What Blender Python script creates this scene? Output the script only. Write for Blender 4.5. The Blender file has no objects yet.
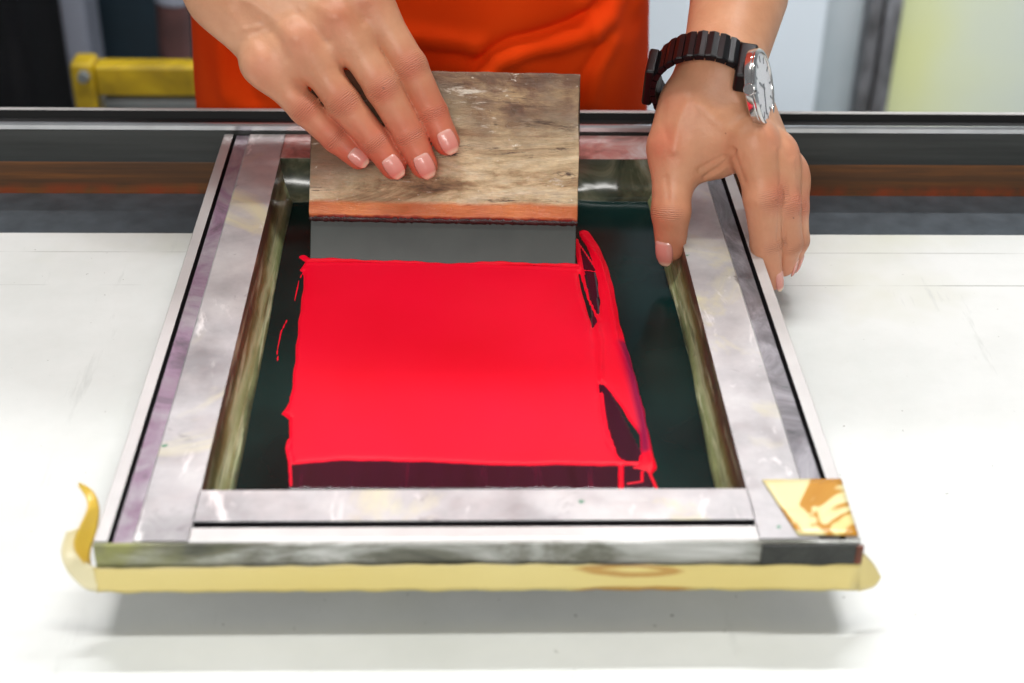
import bpy, bmesh, math, random
import numpy as np
from mathutils import Vector, Matrix
random.seed(4); np.random.seed(4)
sc = bpy.context.scene
COL = sc.collection

# ------------------------------------------------------------------ camera model
F = 1500.0
_d1 = np.array([-50., -944., F]); _d1 /= np.linalg.norm(_d1)
_d0 = np.array([F*F/50, 0, F]); _d0 -= _d0.dot(_d1)*_d1; _d0 /= np.linalg.norm(_d0)
_d2 = np.cross(_d0, _d1)
M = np.array([_d0, _d1, _d2])
CAM = np.array([0, 0, 1.314])
def atz(x, y, z):
    r = M @ np.array([x-512, y-341.5, F]); return CAM + r*(z-CAM[2])/r[2]
def atY(x, y, Y):
    r = M @ np.array([x-512, y-341.5, F]); return CAM + r*(Y-CAM[1])/r[1]
def atd(x, y, d):
    return CAM + M @ np.array([(x-512)/F*d, (y-341.5)/F*d, d])
def P(x, y, Y): return atY(x, y, Y)
TZ = 0.85          # table top
FZ = 0.894         # top of the screen frame
MZ = 0.868         # printing mesh

cd = bpy.data.cameras.new('camera'); cam = bpy.data.objects.new('camera', cd); COL.objects.link(cam)
R = Matrix(((M[0][0], -M[0][1], -M[0][2]), (M[1][0], -M[1][1], -M[1][2]), (M[2][0], -M[2][1], -M[2][2])))
cam.matrix_world = Matrix.Translation(CAM.tolist()) @ R.to_4x4()
cd.sensor_width = 36; cd.lens = F*36/1024; cd.clip_start = 0.02
cd.dof.use_dof = True; cd.dof.focus_distance = 0.89; cd.dof.aperture_fstop = cd.lens/1000/0.0075
sc.camera = cam

# ------------------------------------------------------------------ materials
def srgb(r, g, b):
    f = lambda c: (c/255/12.92) if c/255 <= .04045 else ((c/255+.055)/1.055)**2.4
    return (f(r), f(g), f(b), 1)
class NM:
    def __init__(s, name, rough=.5, metal=0.0, spec=.5, coat=0.0):
        m = bpy.data.materials.new(name); m.use_nodes = True
        s.m = m; s.nt = m.node_tree; s.b = s.nt.nodes['Principled BSDF']
        s.b.inputs['Roughness'].default_value = rough; s.b.inputs['Metallic'].default_value = metal
        s.b.inputs['Specular IOR Level'].default_value = spec; s.b.inputs['Coat Weight'].default_value = coat
        s.b.inputs['Coat Roughness'].default_value = .1
        s.tc = s.nt.nodes.new('ShaderNodeTexCoord')
    def n(s, t): return s.nt.nodes.new(t)
    def l(s, a, b): s.nt.links.new(a, b)
    def mapping(s, scale=(1, 1, 1), rot=(0, 0, 0), loc=(0, 0, 0)):
        k = s.n('ShaderNodeMapping'); k.inputs['Scale'].default_value = scale
        k.inputs['Rotation'].default_value = rot; k.inputs['Location'].default_value = loc
        s.l(s.tc.outputs['Object'], k.inputs['Vector']); return k.outputs['Vector']
    def noise(s, scale, det=4, rough=.55, vec=None, dist=0.0, out='Fac'):
        k = s.n('ShaderNodeTexNoise'); k.inputs['Scale'].default_value = scale; k.inputs['Detail'].default_value = det
        k.inputs['Roughness'].default_value = rough; k.inputs['Distortion'].default_value = dist
        s.l(vec if vec else s.tc.outputs['Object'], k.inputs['Vector']); return k.outputs[out]
    def ramp(s, fac, stops, interp='LINEAR'):
        k = s.n('ShaderNodeValToRGB'); e = k.color_ramp.elements; k.color_ramp.interpolation = interp
        while len(e) < len(stops): e.new(.5)
        for i, (p, c) in enumerate(stops):
            e[i].position = p; e[i].color = c if len(c) == 4 else (*c, 1)
        s.l(fac, k.inputs['Fac']); return k.outputs['Color']
    def step(s, fac, a, b): return s.ramp(fac, [(a, (0, 0, 0)), (b, (1, 1, 1))])
    def mix(s, fac, a, b, mode='MIX'):
        k = s.n('ShaderNodeMix'); k.data_type = 'RGBA'; k.blend_type = mode
        for v, i in ((fac, 0), (a, 6), (b, 7)):
            if isinstance(v, (int, float, tuple)): k.inputs[i].default_value = v
            else: s.l(v, k.inputs[i])
        return k.outputs[2]
    def math(s, op, a, b=0.0, c=0.0):
        k = s.n('ShaderNodeMath'); k.operation = op
        for i, v in enumerate((a, b, c)):
            if isinstance(v, (int, float)): k.inputs[i].default_value = v
            else: s.l(v, k.inputs[i])
        return k.outputs[0]
    def maprange(s, v, a, b, c=0., d=1.):
        k = s.n('ShaderNodeMapRange')
        for i, q in enumerate((v, a, b, c, d)):
            if isinstance(q, (int, float)): k.inputs[i].default_value = q
            else: s.l(q, k.inputs[i])
        return k.outputs[0]
    def xyz(s, axis):
        k = s.n('ShaderNodeSeparateXYZ'); s.l(s.tc.outputs['Object'], k.inputs[0]); return k.outputs[axis]
    def attr(s, name):
        k = s.n('ShaderNodeAttribute'); k.attribute_name = name; return k.outputs['Fac']
    def color(s, c):
        if isinstance(c, tuple): s.b.inputs['Base Color'].default_value = c
        else: s.l(c, s.b.inputs['Base Color'])
        return s
    def rough(s, c): s.l(c, s.b.inputs['Roughness']); return s
    def bump(s, h, strength=.3, dist=.001):
        k = s.n('ShaderNodeBump'); k.inputs['Strength'].default_value = strength; k.inputs['Distance'].default_value = dist
        s.l(h, k.inputs['Height']); s.l(k.outputs[0], s.b.inputs['Normal']); return s
def simple(name, c, rough=.5, metal=0, spec=.5, var=.12, scale=20, coat=0, bump=0):
    k = NM(name, rough, metal, spec, coat)
    d = tuple(v*(1-var) for v in c[:3])+(1,); e = tuple(min(1, v*(1+var)) for v in c[:3])+(1,)
    nz = k.noise(scale, 5)
    k.color(k.ramp(nz, [(.3, d), (.7, e)]))
    if bump: k.bump(k.noise(scale*6, 3), bump, .002)
    return k.m

MT = {}
# white board of the table
k = NM('white_board', .45)
c = k.ramp(k.noise(5, 7, .65), [(.25, srgb(206, 209, 204)), (.6, srgb(226, 228, 225))])
c = k.mix(k.step(k.noise(3.3, 5, .6, k.mapping(loc=(3, 1, 0))), .60, .78), c, srgb(206, 208, 190))
c = k.mix(k.step(k.noise(260, 2), .745, .76), c, srgb(120, 120, 110))
c = k.mix(k.step(k.noise(40, 6, .7, k.mapping((1, .12, 1))), .60, .72), c, srgb(198, 201, 197))
y = k.xyz(1)
for Y0, st in ((.845, .55), (.803, .7)):
    d = k.math('ABSOLUTE', k.math('SUBTRACT', y, Y0))
    ln = k.math('MULTIPLY', k.math('LESS_THAN', d, .0006), k.maprange(k.noise(14, 3), .4, .6, 0, st))
    c = k.mix(ln, c, srgb(150, 152, 145))
k.color(c); MT['board'] = k.m
MT['boardedge'] = simple('worn_steel_strip', srgb(82, 90, 96), .35, .3, var=.25, scale=60)
# rail metals
k = NM('dark_anodised_rail', .38, .55)
k.color(k.ramp(k.noise(30, 5, .6, k.mapping((.15, 1, 3))), [(.3, srgb(54, 56, 55)), (.7, srgb(74, 76, 75))])); MT['rail'] = k.m
MT['railshine'] = simple('rail_lip_highlight', srgb(190, 192, 195), .28, .85, var=.1, scale=40)  # highlight along the rail's front lip put into a paler metal colour
MT['railblack'] = simple('black_rail_groove', srgb(13, 13, 14), .6, .0, var=.2)
k = NM('rusty_wood_batten', .55)
c = k.ramp(k.noise(26, 6, .65, k.mapping((.12, 1, 4))), [(.3, srgb(58, 44, 34)), (.5, srgb(98, 64, 36)), (.72, srgb(150, 90, 36))])
c = k.mix(k.math('MULTIPLY', k.maprange(k.xyz(2), .858, .852, 0, 1), k.maprange(k.noise(60, 4), .35, .65)), c, srgb(140, 62, 26))
k.color(c); MT['batten'] = k.m

# aluminium of the screen frame
def alu(name, purple=0., seed=0., dark=0.):
    k = NM(name, .42, .22)
    v = k.mapping(loc=(seed, seed*2, 0))
    c = k.ramp(k.noise(16, 7, .6, v), [(.30, srgb(142, 140, 142)), (.5, srgb(182, 180, 181)), (.70, srgb(212, 211, 209))])
    c = k.mix(k.step(k.noise(11, 5, .6, k.mapping(loc=(seed+5, 0, 0)), 1.2), .56, .70), c, srgb(205, 200, 170))
    c = k.mix(k.step(k.noise(45, 5, .7, k.mapping((1, .35, 1), loc=(seed, 7, 0)), .5), .60, .68), c, srgb(226, 223, 222))
    c = k.mix(k.step(k.noise(38, 6, .7, k.mapping(loc=(seed+9, 3, 0)), .8), .62, .74), c, srgb(112, 104, 108))
    c = k.mix(k.step(k.noise(70, 3, .5, k.mapping(loc=(1, seed, 0))), .73, .75), c, srgb(60, 128, 96))
    if purple:
        p = k.ramp(k.noise(24, 6, .7, k.mapping((1, .6, 1), loc=(seed, 4, 0)), 1.), [(.33, srgb(66, 60, 70)), (.44, srgb(132, 104, 128)), (.54, srgb(150, 140, 150)), (.64, srgb(170, 160, 168)), (.72, srgb(222, 222, 222))])
        if purple < .8: p = k.ramp(k.noise(30, 6, .7, k.mapping((1, .6, 1), loc=(seed, 4, 0)), 1.), [(.33, srgb(62, 62, 66)), (.5, srgb(118, 116, 122)), (.7, srgb(170, 168, 174))])
        c = k.mix(.92, c, p)
    if dark:
        c = k.ramp(k.noise(34, 6, .65, k.mapping((.35, 1, 1), loc=(seed, 2, 0)), .6), [(.32, srgb(50, 52, 46)), (.46, srgb(112, 112, 100)), (.56, srgb(176, 177, 172)), (.7, srgb(222, 222, 220))])
    if dark: c = k.mix(k.math('MULTIPLY', k.maprange(k.xyz(0), -.14, -.09, 1, 0), k.maprange(k.noise(30, 4), .35, .6, 0, .8)), c, srgb(150, 152, 84))
    k.color(c); k.rough(k.maprange(k.noise(50, 4), .3, .7, .28, .5)); k.bump(k.noise(180, 4), .15, .0006)
    return k.m
MT['alu'] = alu('stained_aluminium')
MT['alu_purple'] = alu('purple_stained_aluminium', 1., 2.)
MT['alu_grey'] = alu('grey_stained_aluminium', .5, 4.)
MT['alu_front'] = alu('scuffed_aluminium_face', 0, 1., 1.)
MT['groove'] = simple('black_groove', srgb(16, 13, 18), .7)
MT['lip'] = simple('pale_aluminium_lip', srgb(196, 194, 192), .4, .3, var=.08, scale=30)
k = NM('ink_stained_far_bar', .25, .2)
c = k.ramp(k.noise(40, 5, .6, None, .8), [(.3, srgb(110, 90, 84)), (.5, srgb(176, 130, 124)), (.7, srgb(196, 186, 180))])
k.color(c); k.bump(k.noise(70, 3), .5, .002); MT['alu_pink'] = k.m
# glue fillet inside the frame
k = NM('old_emulsion_glue', .3, coat=.3)
h = k.attr('h')
hh = k.math('ADD', h, k.math('MULTIPLY', k.math('SUBTRACT', k.noise(30, 4, .6, k.mapping((1, .4, 1))), .5), .8))
c = k.ramp(hh, [(.0, srgb(64, 76, 54)), (.25, srgb(150, 160, 110)), (.4, srgb(190, 196, 150)), (.55, srgb(134, 126, 78)), (.78, srgb(104, 70, 54)), (1., srgb(120, 96, 90))])
c = k.mix(k.step(k.noise(22, 5, .6, k.mapping(loc=(4, 4, 1)), .6), .60, .72), c, srgb(52, 56, 44))
stv = k.noise(26, 5, .6, k.mapping((14, .6, 6)))
c = k.mix(k.math('MULTIPLY', k.step(stv, .52, .66), .75), c, srgb(214, 218, 178))
c = k.mix(k.math('MULTIPLY', k.step(k.noise(26, 5, .6, k.mapping((12, .5, 6), loc=(4, 0, 0))), .54, .66), .7), c, srgb(66, 78, 44))
k.color(c); k.bump(k.noise(90, 4), .5, .0015); MT['glue'] = k.m
k = NM('far_glue_and_clear_tape', .2, coat=.25)
c = k.ramp(k.noise(26, 5, .6, None, 1.2), [(.3, srgb(22, 30, 26)), (.5, srgb(74, 78, 60)), (.66, srgb(128, 124, 102)), (.8, srgb(166, 178, 166))])
k.color(c); k.bump(k.noise(30, 2, .5, None, .6), .45, .004); MT['farglue'] = k.m
# emulsion coated mesh
k = NM('dark_green_emulsion', .14, spec=.13)
c = k.ramp(k.noise(7, 4, .5, k.mapping(loc=(2, 0, 0))), [(.35, srgb(5, 24, 24)), (.65, srgb(14, 46, 44))])
k.color(c); k.rough(k.maprange(k.noise(12, 4), .3, .7, .12, .25)); MT['mesh'] = k.m
# ink
k = NM('wet_red_ink', .42, spec=.12)
k.color(k.mix(k.attr('thin'), k.ramp(k.noise(9, 3), [(.3, srgb(228, 4, 34)), (.7, srgb(238, 8, 46))]), srgb(128, 14, 60)))
k.b.inputs['Subsurface Weight'].default_value = .0
k.bump(k.noise(120, 3, .5, k.mapping((1, .3, 1))), .12, .0006); MT['ink'] = k.m
k = NM('thin_maroon_ink_film', .2, spec=.4)
k.color(k.ramp(k.noise(30, 4, .6, k.mapping((4, .3, 1))), [(.3, srgb(38, 8, 24)), (.6, srgb(52, 12, 34)), (.75, srgb(104, 10, 40))])); MT['film'] = k.m
k = NM('smeared_magenta_ink', .25, spec=.4)
k.color(k.ramp(k.noise(20, 4, .6, k.mapping((1, .5, 1))), [(.3, srgb(132, 20, 60)), (.7, srgb(220, 20, 54))])); MT['smear'] = k.m
# squeegee wood (object coords: x along, y thickness, z up the board)
k = NM('old_squeegee_wood', .4, coat=.12)
k.b.inputs['Coat Roughness'].default_value = .22
g = k.noise(13, 8, .7, k.mapping((.55, 1, 2.4)), .8)
c = k.ramp(g, [(.30, srgb(96, 76, 60)), (.41, srgb(176, 144, 104)), (.50, srgb(234, 212, 168)), (.66, srgb(252, 242, 214))])
c2 = k.ramp(k.noise(16, 7, .7, k.mapping((.8, 1, 1.4), loc=(2, 0, 0)), .7), [(.34, srgb(70, 58, 54)), (.5, srgb(130, 100, 80)), (.64, srgb(196, 166, 124))])
top = k.maprange(k.math('ADD', k.xyz(2), k.math('MULTIPLY', k.math('SUBTRACT', k.noise(14, 4, .6), .5), .09)), .062, .105)
c = k.mix(top, c, c2)
lf = k.maprange(k.math('ADD', k.xyz(0), k.math('MULTIPLY', k.math('SUBTRACT', k.noise(18, 4, .6), .5), .09)), -.05, .0, .9, 0.)
c = k.mix(k.math('MULTIPLY', lf, k.maprange(k.xyz(2), .045, .06)), c, srgb(92, 74, 50))
c = k.mix(k.math('MULTIPLY', k.step(k.noise(9, 3, .5, k.mapping(loc=(7, 0, 3))), .56, .7), .5), c, srgb(206, 140, 110))
c = k.mix(k.step(k.noise(55, 6, .75, k.mapping((.3, 1, 2.0), loc=(1, 0, 5)), .4), .57, .64), c, srgb(84, 66, 54))
c = k.mix(k.step(k.noise(75, 5, .7, k.mapping((.35, 1, 1.6), loc=(4, 0, 1)), .3), .61, .69), c, srgb(246, 238, 220))
c = k.mix(k.step(k.noise(46, 3, .5, k.mapping((.5, 1, 1.5), loc=(8, 0, 8))), .70, .73), c, srgb(36, 38, 40))
c = k.mix(k.maprange(k.noise(240, 5, .7, k.mapping((.35, 1, 1))), .38, .62, .32, 0), c, srgb(92, 72, 52))
c = k.mix(k.step(k.noise(170, 4, .7, k.mapping((.5, 1, 1), loc=(3, 0, 9))), .64, .70), c, srgb(250, 244, 226))
ob = k.maprange(k.math('ADD', k.xyz(2), k.math('MULTIPLY', k.math('SUBTRACT', k.noise(30, 3), .5), .006)), .0385, .036)
c = k.mix(ob, c, k.ramp(k.noise(30, 4, .6, k.mapping((.5, 1, 2))), [(.3, srgb(190, 88, 44)), (.7, srgb(238, 152, 92))]))
lo = k.maprange(k.math('ADD', k.xyz(2), k.math('MULTIPLY', k.math('SUBTRACT', k.noise(70, 3), .5), .006)), .0295, .028)
c = k.mix(lo, c, srgb(140, 40, 36))
k.color(c); k.bump(k.noise(70, 8, .8, k.mapping((.35, 1, 2.0)), .4), .8, .003)
k.rough(k.maprange(k.noise(40, 4), .35, .65, .16, .55)); MT['wood'] = k.m
k = NM('grey_rubber_blade', .28, spec=.3)
c = k.ramp(k.noise(9, 5, .6), [(.3, srgb(44, 50, 47)), (.7, srgb(72, 78, 74))])
c = k.mix(k.step(k.noise(24, 3, .5, k.mapping(loc=(3, 2, 1))), .66, .74), c, srgb(138, 144, 144))
k.color(c); MT['rubber'] = k.m
MT['seam'] = simple('dried_ink_crust', srgb(60, 38, 38), .3, var=.6, scale=120, bump=.6)
# tape
k = NM('yellow_packing_tape', .3)
c = k.ramp(k.noise(6, 3), [(.3, srgb(226, 204, 122)), (.7, srgb(234, 216, 144))])
w = k.noise(8, 2, .5, k.mapping((1, 1, 4), loc=(1.5, 0, 0)), .8)
c = k.mix(k.math('MULTIPLY', k.maprange(k.math('ABSOLUTE', k.math('SUBTRACT', w, .57)), .008, .022, 1, 0), .8), c, srgb(186, 134, 58))
k.color(c); k.bump(k.noise(30, 3), .3, .001); MT['tape'] = k.m
k = NM('wet_corner_tape', .25)
w = k.noise(26, 2, .5, k.mapping((1.2, 1, 1), loc=(.3, 0.2, 0)), 1.2)
c = k.ramp(w, [(.38, srgb(232, 222, 170)), (.45, srgb(236, 222, 160)), (.48, srgb(196, 140, 48)), (.57, srgb(190, 132, 40)), (.60, srgb(230, 208, 130)), (.8, srgb(236, 226, 170))])
k.color(c); MT['cornertape'] = k.m
k = NM('bright_yellow_tape', .3); k.color(k.ramp(k.noise(18, 3), [(.3, srgb(222, 170, 40)), (.7, srgb(246, 214, 90))]))
k.b.inputs['Transmission Weight'].default_value = .25; MT['curl'] = k.m
MT['paletape'] = simple('pale_cream_tape', srgb(238, 228, 186), .3, var=.06)
MT['blacktape'] = simple('black_ink_crust', srgb(40, 42, 38), .35, var=.8, scale=60, bump=.5)
MT['brown'] = simple('dark_amber_tape', srgb(110, 52, 24), .3, var=.4, scale=80)

# skin
k = NM('skin', .46, spec=.4)
base = k.ramp(k.noise(22, 5, .6), [(.3, srgb(196, 138, 102)), (.7, srgb(222, 168, 132))])
base = k.mix(k.math('MULTIPLY', k.attr('blush'), k.maprange(k.noise(70, 4), .2, .7, .6, 1.)), base, srgb(204, 92, 70))
base = k.mix(k.step(k.noise(150, 2, .5), .765, .80), base, srgb(150, 96, 74))
cr = k.attr('crease'); mk = k.attr('creasemask')
ph = k.math('ADD', k.math('MULTIPLY', cr, 2.6), k.math('MULTIPLY', k.noise(260, 3), 5.))
wv = k.math('MULTIPLY', k.math('POWER', k.math('ABSOLUTE', k.math('SINE', ph)), .5), 1.)
wr = k.math('MULTIPLY', k.math('SUBTRACT', 1., wv), mk)
base = k.mix(k.math('MULTIPLY', wr, .8), base, srgb(150, 84, 68))
k.color(base)
hgt = k.math('SUBTRACT', k.math('MULTIPLY', k.noise(420, 4, .6), .55), k.math('MULTIPLY', wr, 2.2))
k.bump(hgt, .45, .0009)
k.b.inputs['Subsurface Weight'].default_value = .08; k.b.inputs['Subsurface Radius'].default_value = (1, .35, .2)
k.b.inputs['Subsurface Scale'].default_value = .004; k.b.inputs['Roughness'].default_value = .42; MT['skin'] = k.m
k = NM('fingernail', .25, coat=.3)
u = k.attr('tip')
k.color(k.ramp(u, [(0., srgb(232, 190, 176)), (.2, srgb(226, 160, 146)), (.78, srgb(218, 138, 124)), (.93, srgb(236, 200, 172)), (1, srgb(238, 208, 180))])); MT['nail'] = k.m
# clothes
k = NM('orange_cotton', .9, spec=.08)
k.color(k.ramp(k.noise(12, 4), [(.3, srgb(237, 62, 8)), (.7, srgb(245, 76, 16))]))
k.bump(k.noise(900, 2), .25, .0005); MT['orange'] = k.m
MT['trousers'] = simple('dark_trousers', srgb(40, 44, 58), .85, bump=.2)
MT['shoe'] = simple('black_shoe', srgb(25, 25, 27), .5)
MT['hair'] = simple('black_hair', srgb(20, 17, 16), .45, var=.4, scale=120)
MT['eye'] = simple('eye_white', srgb(235, 232, 228), .2, var=.02)
MT['iris'] = simple('dark_iris', srgb(40, 26, 18), .2)
# watch
MT['wblack'] = simple('black_watch_metal', srgb(6, 6, 8), .38, .0, spec=.3, var=.2)
MT['wsteel'] = simple('polished_steel', srgb(215, 212, 210), .16, .95, var=.05)
MT['wrose'] = simple('bronze_tinted_steel', srgb(190, 150, 125), .25, .9, var=.05)
MT['wdial'] = simple('white_dial', srgb(240, 241, 244), .3, var=.03)
MT['wmark'] = simple('grey_marker', srgb(90, 92, 100), .3, .6)
k = NM('watch_glass', .03); k.b.inputs['Alpha'].default_value = .07
k.color((1, 1, 1, 1)); MT['wglass'] = k.m
# room
MT['wall'] = simple('pale_grey_wall', srgb(196, 205, 212), .8, var=.04, scale=3)
k = NM('grey_plaster_band', .8)
k.color(k.ramp(k.noise(4, 4), [(.3, srgb(150, 160, 164)), (.7, srgb(176, 184, 188))])); MT['wall2'] = k.m
MT['darkwall'] = simple('dim_opening_teal', srgb(10, 30, 40), .6, var=.4, scale=6)  # dimness of the left opening put into the wall colour
MT['navy'] = simple('navy_curtain_cloth', srgb(3, 3, 12), .85, var=.4, scale=8)
MT['greypost'] = simple('grey_lavender_paint', srgb(124, 128, 140), .6, var=.1, scale=10)
k = NM('scratched_yellow_paint', .45)
c = k.ramp(k.noise(14, 5, .6, None, .5), [(.3, srgb(140, 116, 16)), (.55, srgb(190, 160, 24)), (.75, srgb(206, 188, 56))])
c = k.mix(k.step(k.noise(34, 4), .66, .72), c, srgb(180, 176, 140)); k.color(c); MT['yellow'] = k.m
MT['greymetal'] = simple('grey_shelf_metal', srgb(128, 134, 134), .5, .3, var=.3, scale=14)
MT['brownwood'] = simple('brown_wood', srgb(78, 48, 46), .6, var=.35, scale=20)
k = NM('worn_steel_jamb', .45, .4)
k.color(k.ramp(k.noise(9, 6, .65, k.mapping((3, 1, 1))), [(.32, srgb(70, 70, 70)), (.5, srgb(120, 120, 124)), (.72, srgb(166, 170, 176))])); MT['jamb'] = k.m
MT['jambdark'] = simple('dark_jamb_gasket', srgb(66, 64, 60), .6, var=.3)
k = NM('panel_with_yellow_reflection', .5)
nz = k.math('ADD', k.noise(1.6, 3, .5, k.mapping(loc=(.6, 0, 0))), k.maprange(k.xyz(0), .88, 1.25, .16, -.2))
k.color(k.ramp(nz, [(.33, srgb(190, 198, 200)), (.5, srgb(198, 205, 182)), (.66, srgb(203, 208, 152))])); MT['panel'] = k.m  # yellowish reflection put into the panel colour, fading to grey
MT['floor'] = simple('grey_concrete', srgb(140, 142, 140), .6, var=.15, scale=4)
MT['legs'] = simple('painted_steel_leg', srgb(110, 116, 122), .45, .3)

# ------------------------------------------------------------------ mesh helpers
def mesh_obj(name, verts, faces, mats, parent=None, smooth=False, midx=None):
    me = bpy.data.meshes.new(name); me.from_pydata([tuple(map(float, v)) for v in verts], [], [tuple(map(int, q)) for q in faces])
    if not isinstance(mats, (list, tuple)): mats = [mats]
    for m in mats: me.materials.append(m)
    if midx is not None: me.polygons.foreach_set('material_index', list(midx))
    if smooth: me.polygons.foreach_set('use_smooth', [True]*len(me.polygons))
    me.update()
    o = bpy.data.objects.new(name, me); COL.objects.link(o)
    if parent is not None:
        o.parent = parent; o.matrix_parent_inverse = parent.matrix_world.inverted()
    return o
def fix_normals(o):
    bm = bmesh.new(); bm.from_mesh(o.data); bmesh.ops.recalc_face_normals(bm, faces=bm.faces); bm.to_mesh(o.data); bm.free(); return o
def empty(name, loc=(0, 0, 0)):
    o = bpy.data.objects.new(name, None); COL.objects.link(o); o.location = loc; o.empty_display_size = .05
    o.matrix_world = Matrix.Translation(loc); return o
def tag(o, label, cat, group=None, kind=None):
    o['label'] = label; o['category'] = cat
    if group: o['group'] = group
    if kind: o['kind'] = kind
    return o
def bevel(o, w, seg=2, angle=40):
    m = o.modifiers.new('bevel', 'BEVEL'); m.width = w; m.segments = seg; m.limit_method = 'ANGLE'; m.angle_limit = math.radians(angle)
    o.data.polygons.foreach_set('use_smooth', [True]*len(o.data.polygons))
    w2 = o.modifiers.new('wn', 'WEIGHTED_NORMAL'); return o
def box(name, a, b, m, parent=None, bev=0):
    (x0, y0, z0), (x1, y1, z1) = a, b
    v = [(x, y, z) for z in (z0, z1) for y in (y0, y1) for x in (x0, x1)]
    f = [(0, 2, 3, 1), (4, 5, 7, 6), (0, 1, 5, 4), (2, 6, 7, 3), (0, 4, 6, 2), (1, 3, 7, 5)]
    o = mesh_obj(name, v, f, m, parent)
    if bev: bevel(o, bev)
    return o
def boxes(name, lst, m, parent=None, bev=0):
    V, Fc = [], []
    for a, b in lst:
        (x0, y0, z0), (x1, y1, z1) = a, b; n = len(V)
        V += [(x, y, z) for z in (z0, z1) for y in (y0, y1) for x in (x0, x1)]
        Fc += [tuple(i+n for i in q) for q in [(0, 2, 3, 1), (4, 5, 7, 6), (0, 1, 5, 4), (2, 6, 7, 3), (0, 4, 6, 2), (1, 3, 7, 5)]]
    o = mesh_obj(name, V, Fc, m, parent)
    if bev: bevel(o, bev)
    return o
def extrude_profile(name, prof, matidx, p0, p1, axis, mats, parent, nseg=1):
    """prof: closed list of (u, z); extruded from p0 to p1 along axis 'x' or 'y'."""
    V, Fc, mi = [], [], []
    n = len(prof)
    for i in range(nseg+1):
        t = p0+(p1-p0)*i/nseg
        for u, z in prof: V.append((u, t, z) if axis == 'y' else (t, u, z))
    for i in range(nseg):
        for j in range(n):
            a = i*n+j; b = i*n+(j+1) % n
            Fc.append((a, b, b+n, a+n)); mi.append(matidx[j])
    Fc.append(tuple(range(n))); mi.append(0); Fc.append(tuple(range(nseg*n+n-1, nseg*n-1, -1))); mi.append(0)
    return fix_normals(mesh_obj(name, V, Fc, mats, parent, midx=mi))

# ------------------------------------------------------------------ room
def st(o): o['kind'] = 'structure'; return o
st(box('floor', (-2.6, -1.2, -.05), (2.8, 2.78, 0), MT['floor']))
# back wall with an opening on the left (its darkness painted on a near rear wall) and a doorway on the right
st(boxes('wall_back', [((-.62, 2.6, 0), (.0, 2.72, .005)), ((-.18, 2.6, 0), (.66, 2.72, 2.7)), ((-2.6, 2.6, 2.1), (-.18, 2.72, 2.7)),
                       ((.66, 2.68, 0), (.745, 2.72, 2.7)), ((.745, 2.68, 2.1), (2.8, 2.72, 2.7)), ((1.9, 2.68, 0), (2.8, 2.72, 2.1))], MT['wall']))
bw = st(box('trim_1', (.66, 2.665, 0), (.745, 2.68, 2.7), MT['wall2']))
dr = st(bpy.data.objects.new('door_1', None)); COL.objects.link(dr)
box('door_panel', (.8, 2.70, .01), (1.9, 2.72, 2.06), MT['panel'], dr)
boxes('door_jamb', [((.745, 2.62, 0), (.768, 2.72, 2.1)), ((.778, 2.63, 0), (.808, 2.72, 2.1))], MT['jamb'], dr, .003)
boxes('door_gasket', [((.768, 2.655, 0), (.778, 2.70, 2.1))], MT['jambdark'], dr)
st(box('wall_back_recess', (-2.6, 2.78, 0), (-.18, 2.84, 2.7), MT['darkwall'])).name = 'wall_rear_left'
st(box('wall_left', (-2.66, -1.2, 0), (-2.6, 2.84, 2.7), MT['wall']))
st(box('wall_right', (2.8, -1.2, 0), (2.86, 2.72, 2.7), MT['wall']))
st(box('trim_2', (P(57, 50, 2.56)[0], 2.56, 0), (P(90, 50, 2.56)[0], 2.66, 2.1), MT['greypost'], bev=.004))
st(box('trim_3', (P(90, 50, 2.6)[0], 2.60, 0), (P(95, 50, 2.6)[0], 2.66, 2.1), MT['brownwood']))
# navy curtain left of the post
V, Fc = [], []
N = 160
for j in range(2):
    for i in range(N+1):
        X = -1.9+(P(60, 50, 2.5)[0]+1.9)*i/N
        V.append((X, 2.50+.03*math.sin(X*34)+.012*math.sin(X*71+1), .03 if j == 0 else 2.05))
for i in range(N): Fc.append((i, i+1, N+2+i, N+1+i))
cu = mesh_obj('curtain', V, Fc, MT['navy'], smooth=True); s = cu.modifiers.new('s', 'SOLIDIFY'); s.thickness = .004
tag(cu, 'dark navy curtain hanging in the upper left corner of the photo', 'curtain')
# yellow metal rack behind the worker
tr = empty('metal_rack', (-.5, 1.75, 0))
tag(tr, 'scratched yellow metal rack with a grey lower rail standing behind the worker', 'rack')

Yr = 1.75
a = P(72, 58, Yr); b = P(95, 58, Yr); c1 = P(95, 62, Yr); c2 = P(95, 92, Yr); e = P(230, 62, Yr)
box('leg', (a[0], Yr-.02, 0), (b[0], Yr+.02, a[2]), MT['yellow'], tr, .005)
box('leg', (a[0]+.47, Yr-.02, 0), (b[0]+.47, Yr+.02, a[2]), MT['yellow'], tr, .005)
box('top_rail', (b[0], Yr-.015, c2[2]), (a[0]+.47, Yr+.015, c1[2]), MT['yellow'], tr, .004)
for q in (0, .47): box('foot', (a[0]+q-.005, Yr-.2, 0), (b[0]+q+.005, Yr+.2, .03), MT['yellow'], tr, .005)
g0 = P(100, 103, Yr); g1 = P(100, 94, Yr)
box('lower_rail', (b[0]+.006, Yr-.012, c2[2]-.05), (a[0]+.465, Yr+.012, c2[2]-.006), MT['greymetal'], tr, .003)
V = []; bolt = P(84, 76, Yr-.022)
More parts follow.
